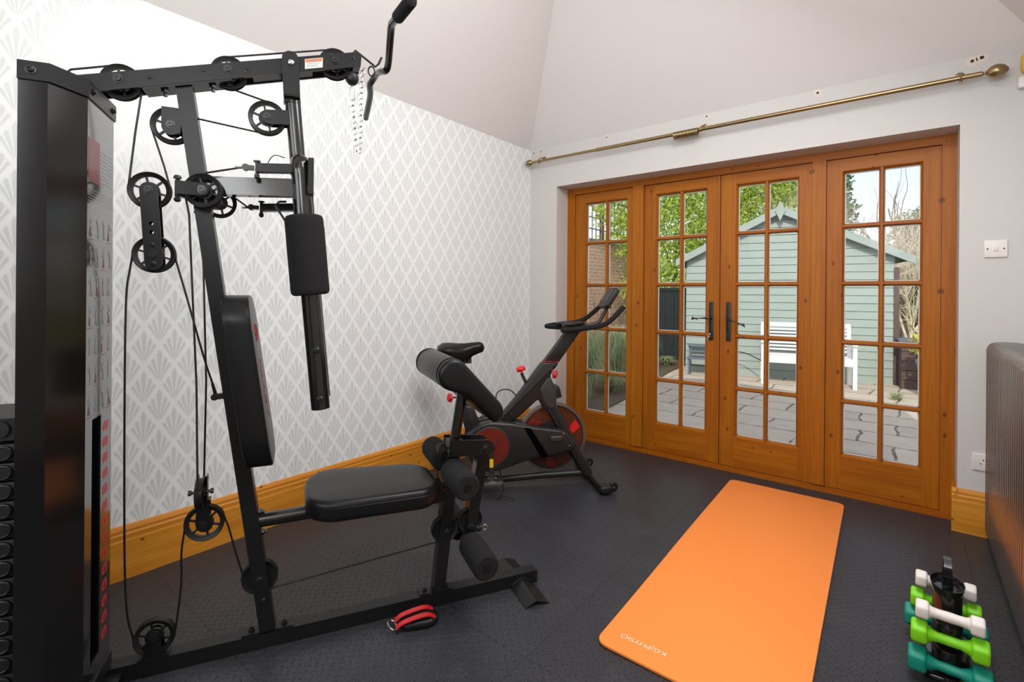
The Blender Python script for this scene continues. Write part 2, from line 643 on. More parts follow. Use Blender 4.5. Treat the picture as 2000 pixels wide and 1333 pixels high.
def copy_tree(o, parent=None):
    c = o.copy()
    C.objects.link(c)
    if parent: c.parent = parent
    for ch in [k for k in bpy.data.objects if k.parent == o]: copy_tree(ch, c)
    return c


def rrect(x0, x1, y0, y1, r, k=5):
    """rounded rectangle outline"""
    p = []
    for cx, cy, a in ((x1 - r, y0 + r, -90), (x1 - r, y1 - r, 0), (x0 + r, y1 - r, 90), (x0 + r, y0 + r, 180)):
        for i in range(k + 1):
            t = R(a + 90 * i / k)
            p.append((cx + r * math.cos(t), cy + r * math.sin(t)))
    return p


def rpoly(pts, r, k=4):
    """round the corners of a polygon"""
    out = []
    n = len(pts)
    for i in range(n):
        p, a, b = Vector(pts[i]), Vector(pts[i - 1]), Vector(pts[(i + 1) % n])
        da, db = (a - p), (b - p)
        ra = min(r, da.length * 0.45, db.length * 0.45)
        s0, s1 = p + da.normalized() * ra, p + db.normalized() * ra
        for j in range(k + 1):
            t = j / k
            q = s0 * (1 - t) ** 2 + p * 2 * t * (1 - t) + s1 * t * t
            out.append((q.x, q.y))
    return out


def spline(pts, n=8):
    """Catmull-Rom through the points"""
    P_ = [Vector(p) for p in pts]
    P_ = [P_[0] * 2 - P_[1]] + P_ + [P_[-1] * 2 - P_[-2]]
    out = []
    for i in range(1, len(P_) - 2):
        a, b_, c, d = P_[i - 1:i + 3]
        for j in range(n):
            t = j / n
            out.append(0.5 * ((2 * b_) + (c - a) * t + (2 * a - 5 * b_ + 4 * c - d) * t * t + (3 * b_ - a - 3 * c + d) * t ** 3))
    out.append(P_[-2])
    return out


def text(name, body, size, mat, parent, mtx, extrude=0.0004, shear=0.0, label=None):
    cu = bpy.data.curves.new(name, 'FONT')
    cu.body = body
    cu.size = size
    cu.extrude = extrude
    cu.shear = shear
    cu.align_x = 'CENTER'
    cu.align_y = 'CENTER'
    tmp = bpy.data.objects.new(name, cu)
    C.objects.link(tmp)
    bpy.context.view_layer.update()
    me = bpy.data.meshes.new_from_object(tmp.evaluated_get(bpy.context.evaluated_depsgraph_get()))
    bpy.data.objects.remove(tmp)
    me.materials.clear()
    me.materials.append(mat)
    me.transform(mtx)
    o = bpy.data.objects.new(name, me)
    C.objects.link(o)
    o.parent = parent
    if label: o['label'] = label
    return o

# ================================================================ THE ROOM
XL, XR, YF, YB, ZW = -2.56, 0.50, 3.45, -2.6, 2.44
struct(MB().box(XL - 0.05, XR + 0.3, YB, 3.72, -0.08, 0.0).build('floor', M['floor']))
wl = MB().box(XL - 0.3, XL, YB, YF + 0.3, -0.1, ZW)
struct(wl.build('wall_left', M['wallpaper']))
# unseen dark recess added behind the camera so the tower shroud reflects dark
struct(MB().box(XR, XR + 0.25, -1.25, YF + 0.3, -0.1, ZW).box(XR, XR + 0.25, YB, -1.25, 2.08, ZW).build('wall_right', M['paint']))
struct(MB().box(XR + 0.25, XR + 1.6, YB - .1, YB, -0.1, 2.2).box(XR + 0.25, XR + 1.6, -1.25, -1.15, -0.1, 2.2).box(XR + 1.6, XR + 1.7, YB - .1, -1.15, -0.1, 2.2).box(XR + .25, XR + 1.7, YB - .1, -1.15, 2.08, 2.2).build('wall_recess', M['dark_recess']))
struct(MB().box(XR + 0.25, XR + 1.6, YB, -1.25, -0.1, 0).build('floor', M['dark_recess']))  # floor of the added dark recess
struct(MB().box(XL - 0.3, XR + 0.25, YB - 0.25, YB, -0.1, 4.0).build('wall_rear', M['paint']))
OX0, OX1, OZ = -2.287, 0.203, 2.10
wf = MB()
wf.box(XL, OX0, YF, YF + 0.3, -0.1, ZW)
wf.box(OX1, XR, YF, YF + 0.3, -0.1, ZW)
wf.box(OX0, OX1, YF, YF + 0.3, OZ, ZW)
wall_front = struct(wf.build('wall_front', M['paint']))
for x, z, r, pr in ((-1.83, 2.42, .006, .016), (-1.078, 2.42, .006, .012), (-0.432, 2.42, .007, .022), (0.247, 2.415, .008, .026), (0.283, 2.423, .009, .028), (-2.524, 2.417, .006, .014), (-2.454, 2.418, .006, .014)):
    MB().lathe([(pr, 0), (pr * 0.8, .0012)], (x, YF, z), (0, -1, 0), 14).lathe([(r, 0.0013), (r * .9, .0018)], (x, YF, z), (0, -1, 0), 10, 1).build('screw_hole', [M['filler'], M['dark_hole']], wall_front, 'unfilled screw hole with crumbled paint')
# vaulted ceiling: side slopes, hipped end over the doors
cx, RZ = (XL + XR) / 2, ZW + (XR - XL) / 2
hy = YF - (XR - XL) / 2
t = 0.18
def shell(pts, up):
    a = [Vector(p) for p in pts]
    b = [p + Vector(up) for p in a]
    n = len(a)
    return [*a, *b], [tuple(range(n)), tuple(range(n, 2 * n))[::-1]] + [(i, i + n, (i + 1) % n + n, (i + 1) % n) for i in range(n)]
ce = MB()
ce.add(*shell([(XL, YB, ZW), (XL, YF, ZW), (cx, hy, RZ), (cx, YB, RZ)], (-0.15, 0.0, t)))
ce.add(*shell([(XR, YB, ZW), (cx, YB, RZ), (cx, hy, RZ), (XR, YF, ZW)], (0.15, 0.0, t)))
ce.add(*shell([(XL, YF, ZW), (XR, YF, ZW), (cx, hy, RZ)], (0, 0.15, t)))
struct(ce.build('ceiling', M['ceiling'], angle=20))

# skirting boards: moulded top
def skirting(fn, a0, a1):
    prof = [(0, 0), (0.022, 0), (0.022, 0.158), (0.019, 0.166), (0.019, 0.184), (0.014, 0.192), (0.014, 0.202), (0.008, 0.214), (0.0, 0.22)]
    return MB().prism(prof, fn, a0, a1)
struct(skirting(lambda a, b, h: (XL + a, h, b), YB, YF).build('baseboard_left', M['pineb_y'], angle=15))
bf = skirting(lambda a, b, h: (h, YF - a, b), OX1 - 0.022, XR)
struct(bf.build('baseboard_front', M['pineb_x'], angle=15))
struct(skirting(lambda a, b, h: (h, YF - a, b), XL + 0.022, OX0 + 0.0).build('baseboard_front', M['pineb_x'], angle=15))
struct(skirting(lambda a, b, h: (XR - a, h, b), -1.25, YF - 0.022).build('baseboard_right', M['pineb_y'], angle=15))
# return of the skirting into the reveal
struct(MB().prism([(0, 0), (0.02, 0), (0.02, 0.158), (0.012, 0.19), (0, 0.22)], lambda a, b, h: (OX1 - a, h, b), YF - 0.02, YF + 0.17).build('baseboard_reveal', M['pineb_y'], angle=15))

# door frame: head, jambs, mullions, sill  (timber face at y = 3.62)
FY = 3.62
fr_ = MB()
fr_.box(OX0, -2.215, FY, FY + 0.11, 0.0, OZ, 0)
fr_.box(0.141, OX1, FY, FY + 0.11, 0.0, OZ, 0)
for x0, x1 in ((-1.689, -1.598), (-0.477, -0.403)):
    fr_.box(x0, x1, FY - 0.004, FY + 0.11, 0.03, 2.055, 0)
fr_.box(-2.215, 0.141, FY, FY + 0.11, 2.05, OZ, 1)
fr_.box(OX0, OX1, FY - 0.02, FY + 0.13, -0.02, 0.022, 1)
fr_.box(OX0, OX1, FY - 0.035, FY - 0.02, 0.0, 0.012, 1)
struct(fr_.build('trim_1', [M['pine_z'], M['pine_x']]))

rows = [0.228, 0.563, 0.925, 1.285, 1.635, 1.972]


def sash(name, x0, x1, g0, g1, gm):
    d0, d1 = FY + 0.012, FY + 0.058
    s = MB()
    s.box(x0 + .002, g0, d0, d1, 0.026, 2.046, 0)
    s.box(g1, x1 - .002, d0, d1, 0.026, 2.046, 0)
    s.box(g0, g1, d0, d1, 0.026, rows[0], 1)
    s.box(g0, g1, d0, d1, rows[-1], 2.046, 1)
    # glazing bars with a moulded (narrow-fronted) section
    for z in rows[1:-1]:
        s.prism([(-.013, d0 + .03), (-.013, d0 + .018), (-.006, d0 + .006), (.006, d0 + .006), (.013, d0 + .018), (.013, d0 + .03), (.010, d1), (-.010, d1)],
                lambda a, b, h, z=z: (h, b, z + a), g0, g1, 1)
    s.prism([(-.013, d0 + .03), (-.013, d0 + .018), (-.006, d0 + .004), (.006, d0 + .004), (.013, d0 + .018), (.013, d0 + .03), (.010, d1), (-.010, d1)],
            lambda a, b, h: (gm + a, b, h), rows[0], rows[-1], 0)
    # beads round the glass
    for a, b in ((g0, 1), (g1, -1)):
        s.prism([(0, d0 + .002), (b * .012, d0 + .02), (b * .012, d0 + .03), (0, d0 + .03)], lambda p, q, h, a=a: (a + p, q, h), rows[0], rows[-1], 0)
    for zz, b in ((rows[0], 1), (rows[-1], -1)):
        s.prism([(0, d0 + .002), (b * .012, d0 + .02), (b * .012, d0 + .03), (0, d0 + .03)], lambda p, q, h, zz=zz: (h, q, zz + p), g0, g1, 1)
    o = struct(s.build(name, [M['pine_z'], M['pine_x']], angle=25))
    pn = MB()
    cols = [(g0 + .004, gm - .004), (gm + .004, g1 - .004)]
    pn.box(g0 + .003, g1 - .003, d0 + .029, d0 + .031, rows[0] + .003, rows[-1] - .003)
    pn.build('glass_pane', M['glass'], o)
    sp = MB()   # pale glazing seals round each pane, on the outer face
    zs = rows
    xs = [g0, gm, g1]
    for i in range(5):
        for a, b in cols:
            z0, z1 = zs[i] + .012, zs[i + 1] - .012
            e = .005
            for q in ((a + .008, a + .008 + e, z0, z1), (b - .008 - e, b - .008, z0, z1), (a + .008, b - .008, z0, z0 + e), (a + .008, b - .008, z1 - e, z1)):
                sp.box(q[0], q[1], d0 + .032, d0 + .040, q[2], q[3])
    sp.build('glazing_seal', M['white_plastic'], o, 'pale glazing seal')
    return o


sash('window_1', -2.215, -1.689, -2.123, -1.739, -1.925)
dl = sash('door_1', -1.598, -1.034, -1.507, -1.125, -1.313)
dr = sash('door_2', -1.033, -0.477, -0.933, -0.550, -0.741)
sash('window_2', -0.403, 0.141, -0.321, 0.062, -0.126)
MB().bar((-1.040, FY + .006, .026), (-1.040, FY + .006, 2.046), .012, .012).build('meeting_bead', M['pine_z'], dl)

for par, hx, tx in ((dl, -1.090, -1.205), (dr, -0.974, -0.862)):
    pl = MB()
    pl.slab(rrect(hx - .016, hx + .016, 0.888, 1.160, .006, 3), lambda a, b, h: (a, FY + .012 - h, b), 0, .006, .002, 2)
    for zz in (.90, 1.148): pl.lathe([(.005, 0), (.004, .002), (.001, .003)], (hx, FY + .006, zz), (0, -1, 0), 10)
    pl.lathe([(.012, 0), (.011, .004), (.002, .004)], (hx, FY + .006, .935), (0, -1, 0), 16)
    pt = pl.build('handle_plate', M['blackiron'], par, 'black iron handle backplate')
    lv = MB()
    lv.lathe([(.011, 0), (.010, .02), (.007, .045)], (hx, FY + .006, 1.045), (0, -1, 0), 14)
    s_ = 1 if tx > hx else -1
    dz = -0.035 if s_ > 0 else 0.0
    pts = spline([(hx, FY - .04, 1.045), (hx + s_ * .03, FY - .043, 1.045 + dz * .2), (hx + s_ * .07, FY - .045, 1.042 + dz * .6), (tx, FY - .045, 1.040 + dz)], 5)
    lv.tube(pts, [.0055 + .002 * math.sin(i * .5) for i in range(len(pts))], 8)
    lv.tube([(tx - s_ * .004, FY - .045, 1.053 + dz), (tx, FY - .045, 1.04 + dz), (tx + s_ * .005, FY - .045, 1.027 + dz)], [.004, .006, .003], 8)
    lv.tube([(tx - s_ * .035, FY - .045, 1.043 + dz * .7), (tx - s_ * .032, FY - .05, 1.028 + dz * .7)], .003, 6)
    lv.build('handle_lever', M['blackiron'], pt)
    if par == dl:
        kb = MB()
        kb.tube([(hx - .002, FY - .004, .935), (hx - .002, FY - .03, .935)], .0025, 6)
        kb.tube([(hx + .008 * math.cos(t_ / 10 * 6.283) - .002, FY - .03, .925 + .011 * math.sin(t_ / 10 * 6.283)) for t_ in range(10)], .002, 6, closed=True)
        kb.tube([(hx - .004, FY - .03, .912), (hx - .012, FY - .03, .88)], .0035, 6)
        kb.build('door_key', M['chrome'], pt)

# ---------------------------------------------------------------- curtain pole
RY, RZ_ = 3.375, 2.315
pole = thing('curtain_pole', 'long aged brass curtain pole with ball ends above the glazed doors', 'curtain pole', (-1.1, RY, RZ_))
MB().tube([(-1.37, 0, 0), (-.75, 0, 0)], .0105, 16).build('rod', M['brass'], pole)
MB().tube([(-.77, 0, 0), (1.37, 0, 0)], .013, 16).lathe([(.0145, 0), (.0145, .012)], (-.775, 0, 0), (1, 0, 0), 16).build('rod', M['brass'], pole)
fin = [(.010, 0), (.013, .004), (.013, .014), (.007, .018), (.007, .026), (.012, .030), (.024, .040), (.0325, .058), (.033, .072), (.026, .092), (.010, .106), (.001, .109)]
for sx in (-1, 1):
    k_ = 1.0 if sx > 0 else 0.8
    MB().lathe([(r * k_, h * k_) for r, h in fin], (sx * 1.365, 0, 0), (sx, 0, 0), 24).build('finial', M['brass'], pole)
for bx_ in (-1.37 + .055, -.02 + .03, 1.30):
    b = MB()
    b.lathe([(.019, 0), (.019, .004), (.009, .008)], (bx_, YF - RY, .035), (0, -1, 0), 16)
    b.tube(spline([(bx_, YF - RY - .004, .035), (bx_, .03, .032), (bx_, .0, .02), (bx_, -.014, -.002), (bx_, 0, -.017), (bx_, .013, -.004)], 5), .004, 8)
    b.lathe([(.006, 0), (.006, .010)], (bx_, 0, -.014), (0, 0, -1), 10)
    b.build('bracket', M['brass'], pole)
ring0 = None
for i in range(17):
    if ring0 is None:
        rg = MB()
        rg.tube([(0, .0215 * math.cos(t_ / 20 * 6.2832), .0215 * math.sin(t_ / 20 * 6.2832)) for t_ in range(20)], .0043, 8, closed=True)
        rg.tube([(0, .004 * math.cos(t_ / 8 * 6.2832), -.028 + .004 * math.sin(t_ / 8 * 6.2832)) for t_ in range(8)], .0012, 5, closed=True)
        ring0 = rg.build('curtain_ring', M['brass'])
        o = ring0
    else:
        o = ring0.copy()
        C.objects.link(o)
    o.location = (-1.27 + i * .0098, RY, RZ_ - .0085)
    o.rotation_euler = (0, R(random.uniform(-4, 4)), 0)
    tag(o, 'brass curtain ring bunched with the others midway along the pole', 'curtain ring', 'curtain rings bunched on the pole')
RINGS = True

# ---------------------------------------------------------------- wall fittings
sw = thing('light_switch', 'square white light switch on the wall right of the doors', 'light switch', (0.339, YF, 1.449))
MB().slab(rrect(-.043, .043, -.043, .043, .004, 3), lambda a, b, h: (a, -h, b), 0, .009, .003, 3).build('face_plate', M['white_plastic'], sw)
MB().slab(rrect(-.009, .009, -.013, .013, .002, 2), lambda a, b, h: (a, -h, b), .007, .013, .002, 2).build('rocker', M['white_plastic'], sw)
for sx in (-.03, .03): MB().lathe([(.0035, 0), (.0033, .0015)], (sx, -.009, 0), (0, -1, 0), 10).build('screw', M['dark_hole'], sw)
sk = thing('power_socket', 'white mains socket low on the wall beside the radiator', 'socket', (0.333, YF, 0.372))
MB().slab(rrect(-.073, .073, -.043, .043, .004, 3), lambda a, b, h: (a, -h, b), 0, .009, .003, 3).build('face_plate', M['white_plastic'], sk)
for cxx in (-.032, .032):
    for dx, dz, w_2, h_2 in ((0, .012, .002, .004), (-.011, -.008, .0032, .002), (.011, -.008, .0032, .002)):
        MB().box(cxx + dx - w_2, cxx + dx + w_2, -.0097, -.0085, dz - h_2, dz + h_2).build('socket_slot', M['dark_hole'], sk)
se = thing('alarm_sensor', 'white wall sensor box with an amber dome by the ceiling corner', 'sensor', (0.452, YF, 2.29))
MB().slab(rrect(-.042, .03, -.065, -.01, .006, 3), lambda a, b, h: (a, -h, b), 0, .035, .006, 3).build('housing', M['white_plastic'], se)
MB().slab(rrect(-.03, .03, .0, .11, .028, 6), lambda a, b, h: (a, -h, b), 0, .03, .012, 4).build('dome', M['amber'], se, 'amber dome')

# column radiator against the right wall
rad = thing('column_radiator', 'dark chrome column radiator standing along the right wall', 'radiator', (0.31, 2.72, 0.0))
for i in range(31):
    y_ = .675 - i * .046
    c_ = MB()
    for xx in (.014, .054, .096, .138):
        c_.tube([(xx, y_, .07), (xx, y_, .94)], .0145 if xx > .02 else .0205, 10, caps=False)
    c_.tube(spline([(.014, y_, .93), (.016, y_, .952), (.034, y_, .966), (.115, y_, .966), (.134, y_, .952), (.138, y_, .93)], 5), .0205, 10)
    c_.tube(spline([(.014, y_, .08), (.016, y_, .045), (.034, y_, .028), (.115, y_, .028), (.134, y_, .045), (.138, y_, .08)], 5), .0205, 10)
    c_.build('column', M['radiator'], rad)
for zz in (.06, .95):
    MB().tube([(.075, .70, zz), (.075, -.73, zz)], .022, 12).build('header_pipe', M['radiator'], rad)
for yy in (.62, -.64):
    MB().box(.03, .12, yy - .015, yy + .015, 0.0, .045).build('foot', M['radiator'], rad)

# ================================================================ THE MULTI-GYM
# local frame: x along the base beam, -y towards the room (n = -y), z up
GX, GY, GR = -1.922, 0.409, math.atan2(0.880, 0.474)
gym = thing('multi_gym', 'tall black multi-gym with weight tower, bench seat, pulleys and cables', 'multi gym', (GX, GY, 0), GR)


def L(u, n, z): return Vector((u, -n, z))


def bolt(parent, u, n, z, d=1, r=.008, name='bolt', mat='boltmetal'):
    b = MB().lathe([(r * 1.5, 0), (r * 1.5, .0015), (r, .002), (r, .006), (r * .7, .008), (r * .45, .008), (r * .4, .005)], L(u, n, z), (0, -d, 0), 12)
    return b.build(name, M[mat], parent)


def up_u(z): return 0.4668 - 0.1407 * z      # centre line of the leaning upright


# base beam, feet and tower base
MB().box(-.42, 1.467, -.025, .025, 0.002, .05).build('base_beam', M['steel'], gym)
MB().box(1.462, 1.470, -.0255, .0255, 0.0, .0505).build('end_cap', M['nylon'], gym)
for sd in (1, -1):
    f_ = MB()
    pk0, pk1 = .036, .022
    n0, n1 = .026 * sd, .17 * sd
    for (ua, ub) in ((1.394, 1.350), (1.394, 1.452)):
        a0, a1 = L(ua, n0, pk0), L(ua + .002, n1, pk1)
        b0, b1 = L(ub, n0, .002), L(ub, n1, .002)
        dn = Vector((0, 0, -.004))
        f_.add([a0, a1, b1, b0, a0 + dn, a1 + dn, b1 + dn * .3, b0 + dn * .3], [(0, 1, 2, 3), (7, 6, 5, 4), (0, 4, 5, 1), (1, 5, 6, 2), (2, 6, 7, 3), (3, 7, 4, 0)])
    f_.tube([L(1.355, .027 * sd, .012), L(1.394, .027 * sd, .036), L(1.448, .027 * sd, .012)], .004, 6)
    f_.build('foot', M['steel'], gym)
out = [(.022, .0), (.022, .205), (-.034, .285), (-.09, .285), (-.12, .21), (-.36, .21), (-.36, -.01), (-.12, -.01), (-.09, -.085), (-.034, -.085)]
tb = MB()
inn = [(u - .006 if u > 0 else u, n) for u, n in out]
tb.prism([(u + (.004 if u > 0 else 0), n) for u, n in out], lambda a, b, h: L(a, b, h), .055, .095)
tb.box(-.20, -.14, -.40, .20, .002, .055)
tb.bar(L(.03, .18, .03), L(.03, -.03, .03), .006, .058, (0, 0, 1))
tb.build('tower_base', M['steel'], gym)
# shroud of folded sheet: front panel strip is the placard
cs = [(-.093, .282), (-.034, .285), (.020, .203), (.020, .002), (-.034, -.08), (-.093, -.082)]


def sheet(path, z0, z1, th, m):
    s_ = MB()
    inner = []
    cxu, cxn = -.1, .1
    for (u, n) in path:
        d = Vector((cxu - u, cxn - n)).normalized() * th
        inner.append((u + d.x, n + d.y))
    for i in range(len(path) - 1):
        a, b = path[i], path[i + 1]
        ai, bi = inner[i], inner[i + 1]
        vs = [L(*a, z0), L(*b, z0), L(*bi, z0), L(*ai, z0), L(*a, z1), L(*b, z1), L(*bi, z1), L(*ai, z1)]
        s_.add(vs, [(0, 3, 2, 1), (4, 5, 6, 7), (0, 1, 5, 4), (1, 2, 6, 5), (2, 3, 7, 6), (3, 0, 4, 7)])
    return s_.build(m[0], M[m[1]], gym)


sheet(cs[0:3], .095, 1.722, .008, ('tower_shroud', 'panel'))
sheet(cs[3:6], .095, 1.722, .008, ('tower_shroud', 'panel'))
oc = [(u + (.005 if u > -.05 else 0), n + (.005 if n > .1 else -.005)) for u, n in cs]
tc_ = sheet(oc, 1.722, 1.768, .010, ('tower_cap', 'steel'))
for (n_, z_) in ((.20, 1.735), (.01, 1.735)):
    MB().lathe([(.010, 0), (.010, .002), (.006, .002), (.006, .007), (.003, .007)], (.0255, -n_ + (.02 if n_ > .1 else -.015), z_ + .010), (1, 0, 0), 12).build('bolt', M['boltmetal'], tc_)
bolt(tc_, -.066, .2885, 1.747)

# placard with exercise chart, weight slot and number tags
pu = .0205
pb = MB()
for n0, n1, z0, z1 in ((.002, .088, .095, 1.722), (.155, .203, .095, 1.722), (.088, .155, .84, 1.722), (.088, .155, .095, .15)):
    pb.box(.015, pu, -n1, -n0, z0, z1)
placard = pb.build('placard', M['placard'], gym, 'glossy dark exercise chart with weight slot')
MB().box(-.01, .0155, -.155, -.088, .15, .84).build('weight_slot', M['slot'], placard)
for i in range(14):
    z_ = .800 - i * .0475
    MB().slab(rpoly([(.030, z_ - .013), (.072, z_ - .013), (.072, z_ + .004), (.060, z_ + .014), (.030, z_ + .014)], .006, 3), lambda a, b, h: Vector((h, -a, b)), pu, pu + .0006, .0002, 1).box(
        pu + .0006, pu + .0009, -.058, -.043, z_ - .006, z_ - .001, 1).box(pu + .0006, pu + .0009, -.058, -.043, z_ + .003, z_ + .006, 1).build('number_tag', [M['redprint'], M['panel']], placard, 'red number tag')
ch = MB()
rnd = random.Random(3)
ch.box(pu, pu + .0006, -.196, -.115, 1.50, 1.62, 1)           # faded header block
for k in range(9): ch.box(pu, pu + .0006, -.105, -.012, 1.598 - k * .011, 1.601 - k * .011, 0)
ch.build('chart_heading', [M['greyprint'], M['dimred']], placard, 'faded printed heading')
ch = MB()
for k in range(5):
    ch.box(pu, pu + .0006, -.196, -.110, 1.478 - k * .008, 1.480 - k * .008, 0)
    ch.box(pu, pu + .0006, -.100, -.012, 1.478 - k * .008, 1.480 - k * .008, 0)
for r_ in range(7):
    for c_ in range(4):
        z_, n_ = 1.375 - r_ * .082, .176 - c_ * .048
        tint = 1 if (r_ + c_) % 3 == 0 else 0
        # little exercising figure: head, torso, limbs
        ch.lathe([(.0042, 0), (.004, .0006)], (pu, -n_ - .002, z_ + .026), (1, 0, 0), 8, m=0)
        tl = rnd.uniform(-.008, .008)
        ch.bar((pu + .0004, -n_, z_ + .020), (pu + .0004, -n_ + tl, z_ - .002), .007, .0008, (0, 1, 0), m=0)
        for sg in (-1, 1):
            ch.bar((pu + .0004, -n_ + tl, z_ - .002), (pu + .0004, -n_ + tl + sg * rnd.uniform(.002, .010), z_ - .026), .0035, .0008, (0, 1, 0), m=tint)
            ch.bar((pu + .0004, -n_, z_ + .017), (pu + .0004, -n_ + sg * rnd.uniform(.006, .013), z_ + rnd.uniform(-.006, .024)), .003, .0008, (0, 1, 0), m=0)
        ch.box(pu, pu + .0005, -n_ - .018, -n_ + .018, z_ - .034, z_ - .031, tint)
ch.build('exercise_chart', [M['greyprint'], M['dimred']], placard, 'faint printed exercise figures')

# weight stack with guide rods
MB().box(-.30, -.06, -.215, -.0, .815, .872).lathe([(.022, 0), (.022, .006)], (-.15, -.215, .845), (0, -1, 0), 16).build('stack_carriage', M['iron'], gym)
for i in range(14):
    z1 = .806 - i * .0492
    wp = MB()
    wp.slab(rrect(-.30, -.06, -.213, -.0, .01, 3), lambda a, b, h: Vector((a, b, h)), z1 - .046, z1, .005, 2)
    wp.lathe([(.020, 0), (.0195, .006), (.016, .008), (.014, .006)], (-.142, -.212, z1 - .023), (0, -1, 0), 18)
    wp.build('weight_plate', M['iron'], gym)
for y_ in (-.06, -.15):
    MB().tube([(-.095, y_, .06), (-.095, y_, 1.74)], .010, 10).build('guide_rod', M['boltmetal'], gym)

# boom: two side plates with spacers
sl = .285
def bz(u): return 1.853 + sl * u      # top edge of the boom
for sd in (1, -1):
    bp = MB()
    n0, n1 = (.028, .036) if sd > 0 else (-.036, -.028)
    poly = [(-.13, bz(-.13)), (.733, bz(.733)), (.747, bz(.747) - .012), (.744, bz(.744) - .053), (-.13, bz(-.13) - .053)]
    bp.prism(poly, lambda a, b, h: L(a, h, b), n0, n1)
    bp.build('boom_plate', M['steel'], gym)
for a, b in ((-.12, -.03), (.12, .26), (.40, .585), (.72, .744)):
    sp = MB()
    sp.prism([(a, bz(a) - .012), (b, bz(b) - .012), (b, bz(b) - .05), (a, bz(a) - .05)], lambda p, q, h: L(p, h, q), -.028, .028)
    sp.build('boom_spacer', M['steel'], gym)
for u_, dz_ in ((.119, -.028), (.383, -.028), (.26, -.02), (.715, -.022)): bolt(gym, u_, .036, bz(u_) + dz_, r=.005)
lb = MB()
def onboom(a, b, m_, e):
    u0, u1, t0, t1 = a
    lb.add([L(u0, .0362 + e, bz(u0) - t1), L(u1, .0362 + e, bz(u1) - t1), L(u1, .0362 + e, bz(u1) - t0), L(u0, .0362 + e, bz(u0) - t0),
            L(u0, .036, bz(u0) - t1), L(u1, .036, bz(u1) - t1), L(u1, .036, bz(u1) - t0), L(u0, .036, bz(u0) - t0)],
           [(0, 1, 2, 3), (0, 4, 5, 1), (1, 5, 6, 2), (2, 6, 7, 3), (3, 7, 4, 0)], m_)
onboom((.560, .617, .010, .044), 0, 0, .0004)
onboom((.562, .615, .011, .023), 0, 1, .0006)
for k in range(3): onboom((.566, .608 - k * .004, .027 + k * .005, .029 + k * .005), 0, 2, .0006)
onboom((.574, .603, .015, .019), 0, 2, .0008)
lb.build('warning_label', [M['whitelabel'], M['orangelabel'], M['greyprint']], gym, 'orange and white warning label')
# plates under the boom where the upright bolts on
MB().prism([(.10, bz(.10) - .054), (.34, bz(.34) - .054), (.34, bz(.34) - .060), (.10, bz(.10) - .060)], lambda p, q, h: L(p, h, q), -.036, .036).build('joint_plate', M['steel'], gym)
for u_ in (.155, .285):
    MB().lathe([(.012, 0), (.012, .010), (.006, .012), (.006, .022)], L(u_, .012, bz(u_) - .060), (0, 0, -1), 6).build('bolt', M['boltmetal'], gym)


# upright
um = MB()
poly = [(up_u(.055) - .024, .055), (up_u(.055) + .024, .055), (up_u(1.86) + .0225, 1.865), (up_u(1.86) - .0225, 1.852)]
um.prism(poly, lambda a, b, h: L(a, h, b), -.025, .025)
um.build('upright', M['steel'], gym)
for u_, s_ in ((.409, -1), (.510, 1)):
    MB().box(u_ - .028, u_ + .028, -.022, .022, .050, .056).lathe([(.011, 0), (.011, .006), (.006, .008), (.006, .014)], L(u_ + .0, .0, .056), (0, 0, 1), 6, 0).build('base_bracket', M['steel'], gym)
bolt(gym, .4345, .025, .235, r=.010)
bolt(gym, .446, .025, .165, r=.006)
for z_ in (.455, .385): MB().lathe([(.010, 0), (.010, .008), (.006, .010), (.006, .018)], L(up_u(z_) + .024, .0, z_), (1, 0, 0), 6).build('bolt', M['boltmetal'], gym)


# pulleys
def pulley(u, n, z, r, axis=(0, 1, 0), solid=False, name='pulley', parent=None, wth=.011):
    p = MB()
    o_ = L(u, n, z)
    a = Vector(axis).normalized()
    p.lathe([(r, -wth), (r * .90, -wth * .15), (r * .90, wth * .15), (r, wth), (r * .965, wth * 1.05), (r * .80, wth * .55), (r * .76, wth * .5), (r * .76, -wth * .5), (r * .80, -wth * .55), (r * .965, -wth * 1.05)],
            o_, a, 40, closed=True)
    if solid:
        p.lathe([(r * .8, -wth * .35), (r * .8, wth * .35)], o_, a, 32)
        for k in range(6):
            t_ = k * math.pi / 3 + .3
            _, e1, e2 = frame(a)
            p.lathe([(.004, -wth * .6), (.004, wth * .6)], o_ + (e1 * math.cos(t_) + e2 * math.sin(t_)) * r * .62, a, 8, 1)
    else:
        _, e1, e2 = frame(a)
        for k in range(6):
            t_ = k * math.pi / 3 + .3
            d = e1 * math.cos(t_) + e2 * math.sin(t_)
            p.bar(o_ + d * r * .30, o_ + d * r * .80, .006, wth * .8, a.cross(d))
        p.lathe([(r * .46, -wth * .45), (r * .46, wth * .45)], o_, a, 28)
    p.lathe([(r * .30, -wth * 1.1), (r * .30, wth * 1.1)], o_, a, 20)
    return p.build(name, [M['nylon'], M['boltmetal']], parent or gym)


def axle(par, u, n0, n1, z, r=.009, caps=True):
    b = MB().tube([L(u, n0, z), L(u, n1, z)], .005, 10)
    for n_, d in ((n0, 1), (n1, -1)):
        b.lathe([(r * 1.5, 0), (r * 1.5, .002), (r, .002), (r, .007), (r * .45, .007), (r * .4, .004)], L(u, n_, z), (0, -d if n_ == max(n0, n1) else d, 0), 12)
    return b.build('bolt', M['boltmetal'], par)


for u_, z_ in ((.039, 1.844), (.329, 1.925), (.659, 2.017)):
    q = pulley(u_, 0, z_, .054)
    axle(q, u_ + .0, .0365, -.0365, z_ - .0)
